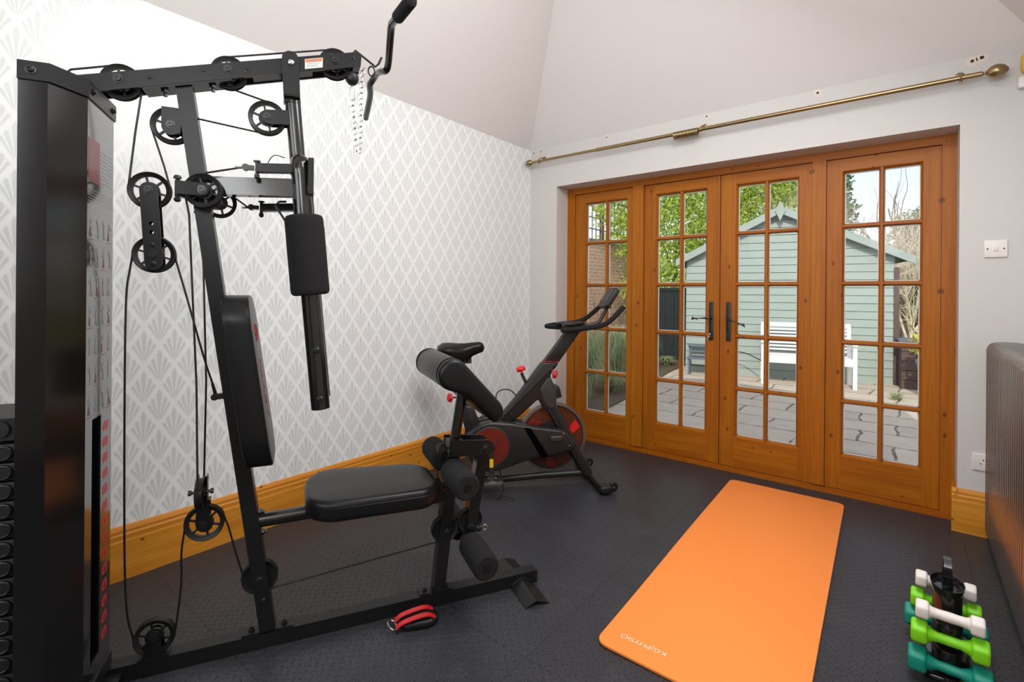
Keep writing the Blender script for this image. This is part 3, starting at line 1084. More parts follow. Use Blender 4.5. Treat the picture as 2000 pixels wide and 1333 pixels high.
# float pulley pair between two holed plates
p5 = pulley(.114, 0, 1.517, .0575)
p6 = pulley(.127, 0, 1.316, .0575)
for sd in (1, -1):
    fp = MB()
    o_, a_, b_ = [], Vector((.114, 1.517)), Vector((.129, 1.290))
    d = (b_ - a_).normalized(); pr = Vector((d.y, -d.x))
    for k in range(13):
        t_ = math.pi * k / 12
        o_.append(tuple(a_ - d * .024 * math.sin(t_) + pr * .024 * math.cos(t_)))
    for k in range(13):
        t_ = math.pi * k / 12
        o_.append(tuple(b_ + d * .024 * math.sin(t_) - pr * .024 * math.cos(t_)))
    # outline with three through holes, cut as side strips and cross pieces
    n0, n1 = (.016, .019) if sd > 0 else (-.019, -.016)
    def P2(t, s): q_ = a_ + d * t + pr * s; return (q_.x, q_.y)
    Lh = (b_ - a_).length
    holes = [.105, .132]
    hr = .0065
    top = [tuple(a_ - d * .024 * math.sin(math.pi * k / 12) + pr * .024 * math.cos(math.pi * k / 12)) for k in range(13)]
    fp.prism([P2(holes[0] - hr, .024)] + top + [P2(holes[0] - hr, -.024)], lambda a, b, h: L(a, h, b), n0, n1)
    bot = [tuple(b_ + d * .024 * math.sin(math.pi * k / 12) - pr * .024 * math.cos(math.pi * k / 12)) for k in range(13)]
    fp.prism([P2(holes[1] + hr, -.024)] + bot + [P2(holes[1] + hr, .024)], lambda a, b, h: L(a, h, b), n0, n1)
    fp.prism([P2(holes[0] + hr, .024), P2(holes[0] + hr, -.024), P2(holes[1] - hr, -.024), P2(holes[1] - hr, .024)], lambda a, b, h: L(a, h, b), n0, n1)
    for hc in holes:
        for sg in (1, -1):
            arc = [P2(hc + hr * math.cos(math.pi * k / 8), sg * hr * math.sin(math.pi * k / 8)) for k in range(9)]
            fp.prism([P2(hc + hr, sg * .024)] + arc + [P2(hc - hr, sg * .024)], lambda a, b, h: L(a, h, b), n0, n1)
    fp.build('pulley_link_plate', M['steel'], gym)
axle(p5, .114, .020, -.020, 1.517)
axle(p6, .127, .020, -.020, 1.316)
bolt(p6, .1255, .019, 1.345, r=.005); bolt(p6, .129, .019, 1.286, r=.005)
# fixed pulley left of the upright
p4 = pulley(.171, 0, 1.728, .0575)
bk = MB()
for n0, n1 in ((.018, .021), (-.021, -.018)):
    bk.prism([(.146, 1.782), (.205, 1.782), (.196, 1.700)] + [(.171 + .025 * math.cos(R(a)), 1.722 + .027 * math.sin(R(a))) for a in (-40, -65, -90, -115, -140, -165)] + [(.146, 1.722)], lambda a, b, h: L(a, h, b), n0, n1)
bk.build('pulley_bracket', M['steel'], gym)
axle(p4, .171, .021, -.021, 1.728)
# pulley on the press arm
p9 = pulley(.443, 0, 1.793, .0575)
bk = MB()
for n0, n1 in ((.018, .021), (-.021, -.018)):
    bk.prism([(.515, 1.775), (.515, 1.825), (.455, 1.818)] + [(.448 + .024 * math.cos(R(a)), 1.794 + .024 * math.sin(R(a))) for a in (80, 110, 140, 180, 220, 250, 280)], lambda a, b, h: L(a, h, b), n0, n1)
bk.build('pulley_bracket', M['steel'], gym)
axle(p9, .443, .021, -.021, 1.793)
# swivel pulleys either side of the upright
for sd, u_, z_, r_, n_ in ((1, .268, 1.519, .054, .060), (-1, .298, 1.502, .050, -.058)):
    ax = Vector((.16 * sd, 1, 0))
    q = pulley(u_, n_, z_, r_, ax)
    b = MB()
    for o_ in (.024, -.017):
        b.prism([(.200 + (.03 if sd < 0 else 0), z_ + .020), (u_ - .006, z_ + .020)] + [(u_ - .004 + .022 * math.cos(R(a)), z_ + .020 * math.sin(R(a))) for a in (60, 30, 0, -30, -60)] + [(u_ - .006, z_ - .020), (.200 + (.03 if sd < 0 else 0), z_ - .020)],
                lambda a, bb, h: L(a, n_ + sd * h - (a - u_) * .16, bb), o_, o_ + .003)
    b.build('swivel_bracket', M['steel'], gym)
    axle(q, u_ - .002, n_ + sd * .027, n_ - sd * .02, z_)
    b = MB()
    us = .200 + (.03 if sd < 0 else 0)
    b.tube([L(us, n_ * 1.15, z_ + .035), L(us, n_ * 1.15, z_ - .040)], .006, 8)
    b.lathe([(.011, 0), (.011, .004), (.008, .010)], L(us, n_ * 1.15, z_ + .030), (0, 0, 1), 10)
    b.lathe([(.010, 0), (.010, .008), (.005, .012)], L(us, n_ * 1.15, z_ - .030), (0, 0, -1), 6)
    b.bar(L(us, n_ * 1.15, z_), L(up_u(z_) - .01, 0, z_), .02, .05, (1, 0, 0))
    b.build('swivel_pin', M['boltmetal'], gym)

# low hanging pulley pair with yoke
p10 = pulley(.270, 0, .446, .0575)
y_ = MB()
for sd in (1, -1):
    y_.prism([(.250, .52), (.284, .52), (.286, .45)] + [(.272 + .026 * math.cos(R(a)), .446 + .026 * math.sin(R(a))) for a in (-30, -60, -90, -120, -150)] + [(.246, .46)], lambda a, b, h: L(a, h, b), .014 * sd, .017 * sd)
y_.box(.250, .286, -.017, .017, .517, .523)
for uu in (.2485, .2745):
    y_.bar(L(uu + .002, 0, .52), L(uu + .002, 0, .60), .003, .028, (1, 0, 0), 0)
y_.build('pulley_yoke', M['steel'], gym)
axle(p10, .270, .018, -.018, .446)
p10b = pulley(.262, .028, .556, .048, (1, 0, 0))
MB().tube([L(.232, .028, .556), L(.295, .028, .556)], .005, 8).lathe([(.009, 0), (.009, .008)], L(.236, .028, .556), (-1, 0, 0), 8).lathe([(.009, 0), (.009, .008)], L(.290, .028, .556), (1, 0, 0), 8).build('bolt', M['boltmetal'], p10b)
# pulley let into the foot of the upright
p11 = pulley(.433, 0, .235, .056, solid=True)
p12 = pulley(.136, 0, .108, .0555)
b12 = MB()
for sd in (1, -1):
    b12.prism([(.108, .05), (.164, .05), (.152, .115)] + [(.137 + .016 * math.cos(R(a)), .118 + .016 * math.sin(R(a))) for a in (0, 30, 60, 90, 120, 150, 180)] + [(.120, .115)], lambda a, b, h: L(a, h, b), .016 * sd, .0195 * sd)
b12.box(.095, .178, -.024, .024, .050, .054)
b12.build('pulley_bracket', M['steel'], gym)
axle(p12, .137, .020, -.020, .116)

# press arm: pivot bracket and centre tube
pa = MB()
for sd in (1, -1):
    pa.prism([(.494, 1.868), (.546, 1.870), (.541, 1.985)] + [(.5145 + .0265 * math.cos(R(a)), 1.992 + .0265 * math.sin(R(a))) for a in (15, 45, 75, 105, 135, 165)] + [(.488, 1.985)], lambda a, b, h: L(a, h, b), .040 * sd, .0445 * sd)
pa.box(.494, .546, -.0445, .0445, 1.866, 1.872)
pa.lathe([(.010, 0), (.009, .005), (.004, .008)], L(.5165, .0445, 1.979), (0, -1, 0), 14, 1)
pb_ = pa.build('pivot_bracket', [M['steel'], M['chrome']], gym)
MB().tube([L(.520, 0, 1.885), L(.548, 0, 1.560), L(.552, 0, 1.50)], .0255, 20).lathe([(.028, 0), (.028, .014)], L(.5205, 0, 1.852), (0, 0, 1), 20).build('press_arm', M['gloss'], gym)
cm = MB()
cm.box(.525, .580, -.085, .085, 1.510, 1.560)
cm.tube([L(.555, -.11, 1.50), L(.555, -.11, 1.64)], .02, 10)
cm.box(.572, .590, -.10, .055, 1.53, 1.65)
cm.build('press_crossbar', M['steel'], gym)
MB().bar(L(up_u(1.55) + .02, .0, 1.545), L(.530, 0, 1.562), .058, .046, (0, 0, 1)).build('stop_bar', M['gloss'], gym)
for sd, uo in ((1, 0.0), (-1, .012)):
    nn_ = .060 if sd > 0 else -.150
    a = MB()
    a.tube(spline([L(.545 + uo, nn_ - .055 * sd, 1.610), L(.546 + uo, nn_ - .035 * sd, 1.636), L(.547 + uo, nn_ - .012 * sd, 1.640), L(.548 + uo, nn_, 1.615), L(.552 + uo, nn_, 1.57), L(.559 + uo, nn_, 1.46)], 5) + [L(.619 + uo, nn_, .803)], .0305, 22)
    arm_o = a.build('butterfly_arm', M['gloss'], gym)
    for uu, zz in ((.604, 1.007), (.617, .841)):
        if sd > 0: bolt(arm_o, uu, nn_ + .030, zz, r=.009)
    f = MB()
    A_, B_ = L(.5600 + uo, nn_, 1.462), L(.5835 + uo, nn_, 1.192)
    ln = (B_ - A_).length
    f.lathe([(.031, 0), (.048, 0), (.056, .003), (.0605, .010), (.0615, .02), (.0615, ln - .02), (.0605, ln - .010), (.056, ln - .003), (.048, ln), (.031, ln)], A_, B_ - A_, 36)
    f.build('foam_pad', M['foam'], gym)
    lv = MB()
    zl = 1.612 if sd > 0 else 1.515
    lv.bar(L(.415, nn_, zl - .006), L(.530, nn_, zl + .004), .027, .034, (0, 0, 1))
    lv.build('butterfly_lever', M['steel'], gym)
    lb_ = MB()
    lb_.tube([L(.418, nn_, zl + .018), L(.418, nn_, zl - .035)], .0055, 8)
    lb_.lathe([(.011, 0), (.011, .005)], L(.418, nn_, zl + .014), (0, 0, 1), 10)
    lb_.lathe([(.009, 0), (.009, .010), (.005, .014)], L(.418, nn_, zl - .026), (0, 0, -1), 6)
    lb_.bar(L(.385, nn_, zl - .006), L(.41, nn_, zl - .006), .014, .018, (0, 0, 1))
    lb_.lathe([(.011, -.008), (.011, .008)], L(.385, nn_, zl - .006), (0, 1, 0), 12)
    lb_.build('lever_pin', M['boltmetal'], gym)
    MB().tube([L(.378, nn_, zl - .007), L(.355, nn_, zl - .009)], .0045, 8).build('cable_ferrule', M['chrome'], gym)
MB().tube(spline([L(.447, .02, 1.605), L(.449, .02, 1.64), L(.468, .02, 1.665), L(.50, .02, 1.66)], 6), .0016, 6).build('lanyard', M['cable'], gym)
MB().tube([L(.505, .0, 1.514), L(.482, .0, 1.512), L(.470, .0, 1.498), L(.502, .02, 1.445)], .004, 8).build('hook_rod', M['boltmetal'], gym)

# backrest
def tilt(u0):
    def fn(a, b, h): return L(u0 + h + (1.05 - b) * .1407, a, b)
    return fn
bkp = MB()
ol = rpoly([(.13, .70), (.13, 1.13), (.075, 1.19), (-.075, 1.19), (-.13, 1.13), (-.13, .70), (-.085, .625), (.085, .625)], .05, 5)
bkp.slab(ol, tilt(.336), 0, .080, .009, 4)
back = bkp.build('backrest', M['vinyl'], gym)
pi = MB()
pi.slab([(a * 1.004, .905 + (b - .905) * 1.002) for a, b in ol], tilt(.336), .0735, .0752, .0006, 1)
pi.build('piping', M['vinyl'], back)
tl = math.atan(.1407)
# printed swirl emblem and lettering running down the pad (centre line)
def onpad(n_, z_, e=.0): return tilt(.336)(n_, z_, .0802 + e)
em = MB()
sw_ = [onpad(.0 + .042 * math.cos(t_ * .33), 1.065 + .030 * math.sin(t_ * .33)) for t_ in range(18)]
em.tube(sw_, .0022, 5)
sw_ = [onpad(.0 + .022 * math.cos(t_ * .4 + 2), 1.065 + .016 * math.sin(t_ * .4 + 2)) for t_ in range(12)]
em.tube(sw_, .0025, 5)
em.build('emblem', M['redprint'], back, 'red swirl emblem')
# letters read down the pad: text x -> -z, text y -> +y(local), normal -> +x
tm = Matrix.Translation(onpad(.0, .885, .0005)) @ Matrix.Rotation(-tl, 4, 'Y') @ Matrix(((0, 0, 1, 0), (0, 1, 0, 0), (-1, 0, 0, 0), (0, 0, 0, 1)))
text('lettering', 'MARCY', .06, M['redprint'], back, tm, .0005, .25, 'red brand lettering')

# seat on its tube
st = MB()
so_ = rpoly([(.572, .09), (.572, -.13), (.64, -.21), (.98, -.165), (1.035, -.10), (1.035, .09), (.98, .15), (.64, .15)], .05, 5)
st.slab(so_, lambda a, b, h: L(a, b, h + (a - .57) * -.012), .435, .508, .022, 5, dome=.005)
seat = st.build('seat', M['vinyl'], gym)
MB().slab([(.8 + (a - .8) * 1.003, -.03 + (b + .03) * 1.004) for a, b in so_], lambda a, b, h: L(a, b, h + (a - .57) * -.012), .484, .4865, .001, 1).build('piping', M['vinyl'], seat)
MB().tube([L(.430, 0, .425), L(1.08, 0, .438)], .0235, 18).build('seat_tube', M['gloss'], gym)
b = MB().box(.62, .96, -.05, .05, .425, .437)
b.build('seat_bracket', M['steel'], gym)
MB().box(1.025, 1.062, -.035, .035, .40, .47).lathe([(.01, 0), (.008, .01)], (1.03, -.03, .46), (-1, 0, 0), 8).build('seat_latch', M['boltmetal'], gym)

# front post, collar and arm-curl pad
def fp_u(z): return 1.046 + .108 * z
MB().bar(L(fp_u(.052), 0, .052), L(fp_u(.60), 0, .60), .046, .046, (1, 0, 0)).build('front_post', M['gloss'], gym)
for u_ in (.999, 1.082):
    MB().box(u_ - .022, u_ + .022, -.022, .022, .050, .056).lathe([(.010, 0), (.010, .006), (.005, .008), (.005, .014)], L(u_, .0, .056), (0, 0, 1), 6).build('base_bracket', M['steel'], gym)
MB().tube([L(fp_u(.57), 0, .57), L(1.150, 0, .845)], .0205, 18).build('curl_pad_post', M['gloss'], gym)
cl = MB()
for sd in (1, -1):
    cl.prism([(1.080, .574), (1.240, .562), (1.262, .585), (1.262, .607), (1.245, .622), (1.083, .638)], lambda a, b, h: L(a, h, b), .038 * sd, .044 * sd)
cl.prism([(1.085, .60), (1.14, .60), (1.14, .63), (1.085, .63)], lambda a, b, h: L(a, h, b), -.04, .04)
cl.build('pivot_collar', M['steel'], gym)
bolt(gym, 1.228, .044, .592, r=.010)
kn = MB().lathe([(.006, 0), (.006, .02), (.012, .022), (.024, .026), (.024, .038), (.012, .042)], L(1.080, .03, .605), (-1, -.25, 0), 18)
kn.build('pull_knob', M['nylon'], gym, 'black pull-pin knob')

cp = MB()
prof = [(1.215, .722), (1.248, .752), (1.243, .790), (1.105, .940), (1.080, .965), (1.045, .972), (1.012, .955), (.996, .920), (1.002, .885), (1.025, .862), (1.060, .850), (1.10, .838)]
cp.slab(rpoly(prof, .02, 3), lambda a, b, h: L(a, h, b), -.20, .20, .018, 4)
curl = cp.build('curl_pad', M['vinyl'], gym, 'black padded arm-curl rest')
for nn_ in (.165, -.165):
    MB().slab([(1.12 + (a - 1.12) * 1.014, .86 + (b_ - .86) * 1.02) for a, b_ in rpoly(prof, .02, 3)], lambda a, b, h: L(a, h, b), nn_ - .0012, nn_ + .0012, .0005, 1).build('piping', M['slot'], curl)
MB().bar(L(1.130, 0, .845), L(1.225, 0, .745), .012, .30, (1, 0, 1)).build('curl_pad_board', M['steel'], gym)

# leg lever
MB().bar(L(1.236, 0, .60), L(1.168, 0, .215), .044, .044, (1, 0, 0)).build('leg_lever', M['gloss'], gym)
bolt(gym, 1.178, .024, .283, r=.011)
axl = MB().tube([L(1.088, .255, .530), L(1.088, -.255, .530)], .0125, 12)
axl.build('roller_bar', M['gloss'], gym)
MB().tube([L(1.162, .255, .236), L(1.162, -.255, .236)], .0125, 12).build('roller_bar', M['gloss'], gym)
for (u_, z_, hole) in ((1.088, .530, False), (1.162, .236, True)):
    for sd in (1, -1):
        f = MB()
        ln = .195
        f.lathe([(.030, 0), (.041, .002), (.046, .010), (.048, .02), (.048, ln - .02), (.046, ln - .008), (.040, ln), (.013, ln), (.012, ln - (.02 if hole else .003)), (.001, ln - (.02 if hole else .003))], L(u_, .058 * sd, z_), (0, -sd, 0), 32)
        f.build('foam_roller', M['foam'], gym)
p13 = pulley(1.077, .0, .283, .052, solid=True)
p14 = pulley(1.180, .0, .300, .050, solid=True)
bolt(p13, 1.078, .026, .280, r=.010)
MB().lathe([(.014, 0), (.014, .02), (.006, .024), (.006, .03)], L(1.205, 0, .262), (1, 0, -.15), 12).tube([L(1.245 + .010 * math.cos(k * .6283), 0, .258 + .010 * math.sin(k * .6283)) for k in range(10)], .0032, 8, 1, closed=True).build('eye_bolt', [M['nylon'], M['chrome']], gym, 'bright eye bolt')
bolt(gym, 1.036, .012, .40, r=.006)

# cables
def arcp(u, z, r, a0, a1, n_=0.0, k=10):
    return [L(u + r * math.cos(R(a0 + (a1 - a0) * i / k)), n_, z + r * math.sin(R(a0 + (a1 - a0) * i / k))) for i in range(k + 1)]
def cable(pts, r=.0031): return MB().tube(pts, r, 8).build('cable', M['cable'], gym)
q = .0535
cable([L(-.095, .1, .86), L(-.095, .06, 1.75), L(-.100, .02, 1.83), L(-.085, .0, 1.862)] + arcp(.039, 1.844, q, 105, 0) + [L(.075, 0, 1.70)] + arcp(.114, 1.517, .0565, 180, 360) + [L(.150, 0, 1.60)] + arcp(.171, 1.728, .0565, 190, 75)[0:1] + arcp(.171, 1.728, .0565, 190, 60, k=8)
      + [L(.243, 0, 1.762), L(.417, 0, 1.742)] + arcp(.443, 1.793, .0555, 250, 430, k=12) + [L(.345, 0, 1.873)] + arcp(.329, 1.925, q, 290, 105, k=12) + [L(.655, 0, 2.071)] + arcp(.659, 2.017, q, 95, 0) + [L(.712, 0, 1.995)])
cable(spline([L(.3, 0, .862), L(.265, 0, .98), L(.215, 0, 1.18), L(.184, 0, 1.30)], 4) + arcp(.127, 1.316, .0565, 0, 180, k=12) + spline([L(.064, 0, 1.27), L(.055, 0, 1.18), L(.053, 0, .9), L(.056, 0, .4), L(.064, 0, .20), L(.080, 0, .115)], 5)
      + arcp(.136, .108, .0545, 180, 345, k=12) + spline([L(.196, 0, .15), L(.206, 0, .26), L(.206, 0, .36), L(.214, 0, .43)], 5) + arcp(.270, .446, .0565, 175, 10, k=12)
      + spline([L(.338, 0, .42), L(.362, 0, .32), L(.380, 0, .255)], 5) + arcp(.433, .235, .055, 175, 285, k=10) + [L(.468, 0, .186), L(1.03, 0, .234)] + arcp(1.077, .283, .051, 290, 320, k=4) + [L(1.14, 0, .262)])
MB().lathe([(.011, -.012), (.011, .012)], L(.296, 0, .855), (0, 1, 0), 14).bar(L(.296, 0, .855), L(.34, 0, .858), .018, .016, (0, 0, 1)).tube([L(.296, 0, .862), L(.288, 0, .90)], .0045, 8).build('cable_anchor', M['boltmetal'], gym)
cable([L(.375, .06, 1.605), L(.272, .06, 1.576)] + arcp(.268, 1.519, .053, 85, 175, .062, 8) + [L(.228, .05, 1.44), L(.250, .04, .90), L(.2610, .075, .575)])
cable([L(.375, -.15, 1.508), L(.302, -.06, 1.553)] + arcp(.298, 1.502, .049, 85, 180, -.058, 8) + [L(.252, -.04, 1.347), L(.266, -.03, .90), L(.264, -.018, .575)])

# ---------------------------------------------------------------- lat bar and chain hanging from the boom end
GM = Matrix.Translation((GX, GY, 0)) @ Matrix.Rotation(GR, 4, 'Z')
def W(u, n, z): return GM @ Vector((u, -n, z))
lat = thing('lat_pull_bar', 'bent black lat bar with foam grip hanging at the boom end', 'pull bar', W(.823, .0, 2.038), GR)
def K(u, n, z): return Vector((u - .823, -n, z - 2.038))
MB().tube(spline([K(.815, -.42, 1.985), K(.812, -.25, 2.018), K(.800, -.165, 2.030)], 4)[:-1] + spline([K(.800, -.155, 2.032), K(.815, -.10, 2.048), K(.823, -.04, 2.038), K(.835, .015, 2.022), K(.839, .045, 2.035), K(.828, .15, 2.062), K(.820, .225, 2.078), K(.821, .26, 2.077), K(.826, .31, 2.068), K(.834, .37, 2.060)], 5), .0125, 16).build('bar', M['gloss'], lat)
MB().lathe([(.012, 0), (.017, 0), (.0195, .004), (.0195, .125), (.017, .133), (.008, .137), (.001, .138)], K(.8265, .305, 2.0685), K(.8420, .43, 2.057) - K(.8265, .305, 2.0685), 24).build('foam_grip', M['foam'], lat)
MB().tube([K(.79 + .012 * math.cos(k * .5236), -.03, 2.03 + .018 * math.sin(k * .5236)) for k in range(12)], .003, 8, closed=True).build('snap_hook', M['boltmetal'], lat)
# hanger hooks on the boom end
MB().tube([L(.715, .0, 2.062), L(.728, .0, 2.082), L(.775, .0, 2.052), L(.800, .0, 2.036), L(.812, .0, 2.05), L(.822, 0, 2.075)], .0042, 8).build('hanger_hook', M['boltmetal'], gym)
MB().lathe([(.003, -.024), (.012, -.022), (.0215, -.012), (.0235, 0), (.0215, .012), (.012, .021), (.004, .024)], L(.718, 0, 1.978), (0, 0, 1), 24).build('stop_ball', M['nylon'], gym, 'black rubber stop ball')

chn = thing('chain', 'doubled galvanised chain dangling from the boom end', 'chain', W(.735, 0, 1.95), GR)
def chain_path(pts, name):
    pts = [Vector(p) for p in pts]
    seg = []
    step_, acc = .0205, 0
    pos = pts[0].copy(); i = 0; res = [pos.copy()]
    while i < len(pts) - 1:
        d = pts[i + 1] - pos
        if d.length < step_: i += 1; continue
        pos = pos + d.normalized() * step_
        res.append(pos.copy())
    m_ = MB()
    for k in range(len(res) - 1):
        a, b = res[k], res[k + 1]
        c_ = (a + b) / 2
        d = (b - a).normalized()
        s_ = Vector((1, 0, 0)) if k % 2 else Vector((0, 1, 0))
        s_ = (s_ - d * s_.dot(d)).normalized()
        ring = []
        for j in range(12):
            t_ = j / 12 * 2 * math.pi
            ring.append(c_ + d * (.0085 * (1 if math.sin(t_) > 0 else -1) * (1 if abs(math.sin(t_)) > .01 else 0) * .55 + .0075 * math.sin(t_)) + s_ * .0065 * math.cos(t_))
        m_.tube(ring, .0019, 6, closed=True)
    return m_.build(name, M['chrome'], chn)
def Q(u, n, z): return Vector((u - .735, -n, z - 1.95))
chain_path([Q(.720, 0, 1.900), Q(.727, 0, 1.83), Q(.733, 0, 1.76), Q(.737, .0, 1.705)], 'chain_run')
chain_path([Q(.764, 0, 2.03), Q(.750, 0, 2.005), Q(.750, 0, 1.90), Q(.750, .0, 1.80), Q(.748, .0, 1.725)], 'chain_run')
chain_path([Q(.752, 0, 1.73), Q(.745, 0, 1.700), Q(.739, .0, 1.702)], 'chain_run')
MB().tube([Q(.721 + .0085 * math.cos(k * .5236), .0, 1.925 + .028 * math.sin(k * .5236)) for k in range(12)], .003, 8, closed=True).build('snap_hook', M['chrome'], chn)

# ================================================================ EXERCISE BIKE
bike = thing('exercise_bike', 'matt black spin bike with red knobs and flywheel by the window', 'exercise bike', (-1.952, 2.456, 0), R(48.606))
def Bp(x, z, y=0.0): return Vector((x, y, z))
xz = lambda a, b, h: Vector((a, h, b))
def at_y(y0, y1): return y0, y1
# stabilisers and floor tube
for (x_, nm) in ((.53, 'front'), (-.42, 'rear')):
    s_ = MB()
    s_.slab(rrect(x_ - .035, x_ + .035, -.255, .255, .02, 4), lambda a, b, h: Vector((a, b, h)), .014, .052, .014, 4)
    st_ = s_.build('stabiliser', M['bikeplastic'], bike)
    for sg in (1, -1):
        MB().slab(rrect(x_ - .038, x_ + .038, sg * .235 - .04, sg * .235 + .04, .02, 4), lambda a, b, h: Vector((a, b, h)), .010, .056, .015, 4).lathe([(.014, 0), (.014, .014)], (x_, sg * .23, 0), (0, 0, 1), 12).build('end_cap', M['nylon'], st_)
        if x_ > 0:
            wh = MB().lathe([(.008, -.014), (.027, -.012), (.031, -.008), (.031, .008), (.027, .012), (.008, .014)], (x_ + .055, sg * .225, .038), (0, 1, 0), 24).lathe([(.007, -.020), (.007, .020)], (x_ + .055, sg * .225, .038), (0, 1, 0), 10, 1)
            wh.build('transport_wheel', [M['nylon'], M['chrome']], bike)
MB().tube([(-.42, .0, .036), (-.10, 0, .036), (.20, 0, .048), (.47, 0, .050)], .021, 14).build('base_tube', M['bikeplastic'], bike)
# fork and head tube
MB().bar(Bp(.225, .520), Bp(.500, .045), .048, .062, (1, 0, 0)).tube([Bp(.237, .52, -.0), Bp(.497, .045)], .036, 16).build('fork', M['bikeplastic'], bike)
MB().slab(rpoly([(.190, .775), (.300, .770), (.238, .685), (.272, .610), (.280, .520), (.245, .465), (.205, .470), (.165, .540), (.04, .430), (-.085, .365), (-.135, .372), (.015, .545)], .02, 3), xz, -.032, .032, .012, 3).build('main_frame', M['bikeplastic'], bike)
MB().slab(rpoly([(.168, .60), (.215, .668), (.240, .678), (.270, .62), (.284, .55), (.278, .490), (.240, .470), (.205, .50), (.185, .555)], .02, 3), xz, -.038, .038, .010, 3).build('frame_cover', M['bikegrey'], bike)
hp = MB().slab([(.197, .774), (.297, .770), (.440, .968), (.354, .978)], xz, -.026, .026, .006, 2)
hp.build('handlebar_post', M['bikeplastic'], bike)
MB().prism([(.197, .7755), (.297, .7720), (.297, .7755), (.197, .7790)], xz, -.0335, .0335).build('trim_ring', M['red'], bike, 'red trim line')
MB().slab(rpoly([(.245, .715), (.262, .716), (.258, .728), (.246, .727)], .003, 2), xz, -.036, -.0335, .001, 1).build('emblem', M['redprint'], bike)
# flywheel behind the guard
fw = MB()
fw.lathe([(.222, -.014), (.222, .014), (.205, .016), (.200, .008), (.200, -.008), (.205, -.016)], (.266, .015, .287), (0, 1, 0), 64, closed=True)
fw.lathe([(.200, -.006), (.200, .006)], (.266, .015, .287), (0, 1, 0), 48, 1)
fw.lathe([(.105, -.018), (.105, .018)], (.266, .015, .287), (0, 1, 0), 40, 2)
flo = fw.build('flywheel', [M['flywheel'], M['flydisc'], M['bikeplastic']], bike)
for a0 in (20, 140, 260):
    pts_ = []
    for rr, aa in ((.115, a0 - 16), (.13, a0 + 10), (.185, a0 + 16), (.19, a0 - 2), (.15, a0 - 9)):
        pts_.append((.266 + rr * math.cos(R(aa)), .287 + rr * math.sin(R(aa))))
    MB().slab(rpoly(pts_, .01, 3), xz, -.001, .006, .001, 1).build('flywheel_blade', M['red' if a0 == 20 else 'bikered'], flo)
# chain guard
gd = [(-.296, .252), (-.291, .345), (-.266, .375), (-.220, .408), (-.157, .424), (-.014, .412), (.082, .389), (.290, .358), (.330, .345), (.385, .252), (.366, .226), (.182, .190), (.142, .195), (-.076, .130), (-.155, .116), (-.249, .150)]
MB().slab(rpoly(gd, .04, 4), xz, -.105, -.030, .016, 4).slab(rpoly(gd, .04, 4), xz, .045, .095, .016, 4).build('chain_guard', M['bikeplastic'], bike)
MB().slab(rpoly([(.055, .385), (.10, .378), (.215, .20), (.168, .190)], .008, 3), xz, -.109, -.10, .002, 2).build('guard_stripe', M['slot'], bike)
dk = MB().lathe([(.121, 0), (.121, .004), (.116, .006), (.115, .003)], (-.150, -.104, .274), (0, -1, 0), 48)
dko = dk.build('guard_ring', M['bikegrey'], bike)
dd = MB().lathe([(.115, 0), (.113, .004)], (-.150, -.104, .274), (0, -1, 0), 48)
ddo = dd.build('guard_disc', M['bikered'], bike, 'dark red guard disc')
for k in range(3):
    t_ = k * 2.094 + .5
    for s1 in (0, .35):
        MB().bar((-.150 + .03 * math.cos(t_), -.109, .274 + .03 * math.sin(t_)), (-.150 + .09 * math.cos(t_ + s1), -.109, .274 + .09 * math.sin(t_ + s1)), .003, .002, (0, 1, 0)).build('disc_rib', M['bikegrey'], ddo)
MB().slab(rrect(.222, .302, .292, .326, .010, 4), xz, -.118, -.10, .007, 3).build('guard_badge', M['bikegrey'], bike)
for x_, z_ in ((.308, .337), (.345, .262)): MB().lathe([(.005, 0), (.004, .003)], (x_, -.105, z_), (0, -1, 0), 10).build('screw', M['chrome'], bike)
# cranks and pedals
ck = MB().lathe([(.026, 0), (.026, .02), (.014, .026)], (-.150, -.106, .274), (0, -1, 0), 20)
ck.bar((-.150, -.128, .274), (-.148, -.140, .115), .016, .026, (0, 1, 0))
ck.lathe([(.016, -.01), (.016, .01)], (-.148, -.140, .113), (0, 1, 0), 14)
cko = ck.build('crank', M['bikeplastic'], bike)
MB().box(-.160, -.138, -.1505, -.148, .165, .215).build('sticker', M['yellow'], cko, 'yellow sticker')
MB().bar((-.150, .11, .274), (-.152, .12, .43), .016, .026, (0, 1, 0)).build('crank', M['bikeplastic'], bike)
for (yy, zz) in ((-.20, .108), (.18, .435)):
    pd = MB()
    for a, b in (((-.19, yy - .05), (-.105, yy - .045)), ((-.19, yy + .045), (-.105, yy + .045)), ((-.19, yy - .05), (-.19, yy + .045)), ((-.105, yy - .045), (-.105, yy + .045)), ((-.148, yy - .05), (-.148, yy + .045))):
        pd.bar((*a, zz), (*b, zz), .010, .026, (0, 0, 1))
    for k in range(9): pd.box(-.190 + k * .010, -.187 + k * .010, yy - .052, yy - .046, zz - .012, zz + .016)
    pd.tube([(-.148, yy - .05, zz), (-.148, yy + .06, zz)], .008, 8)
    po = pd.build('pedal', M['chrome'], bike, 'bright metal caged pedal')
    MB().tube(spline([(-.105, yy, zz), (-.085, yy, zz - .03), (-.10, yy - .02, max(.012, zz - .09)), (-.13, yy - .03, max(.008, zz - .095))], 5), .004, 6).tube(spline([(-.11, yy - .02, max(.010, zz - .085)), (-.05, yy - .05, .02), (-.03, yy - .07, .008)], 5), .0035, 6).build('toe_strap', M['cable'], po)
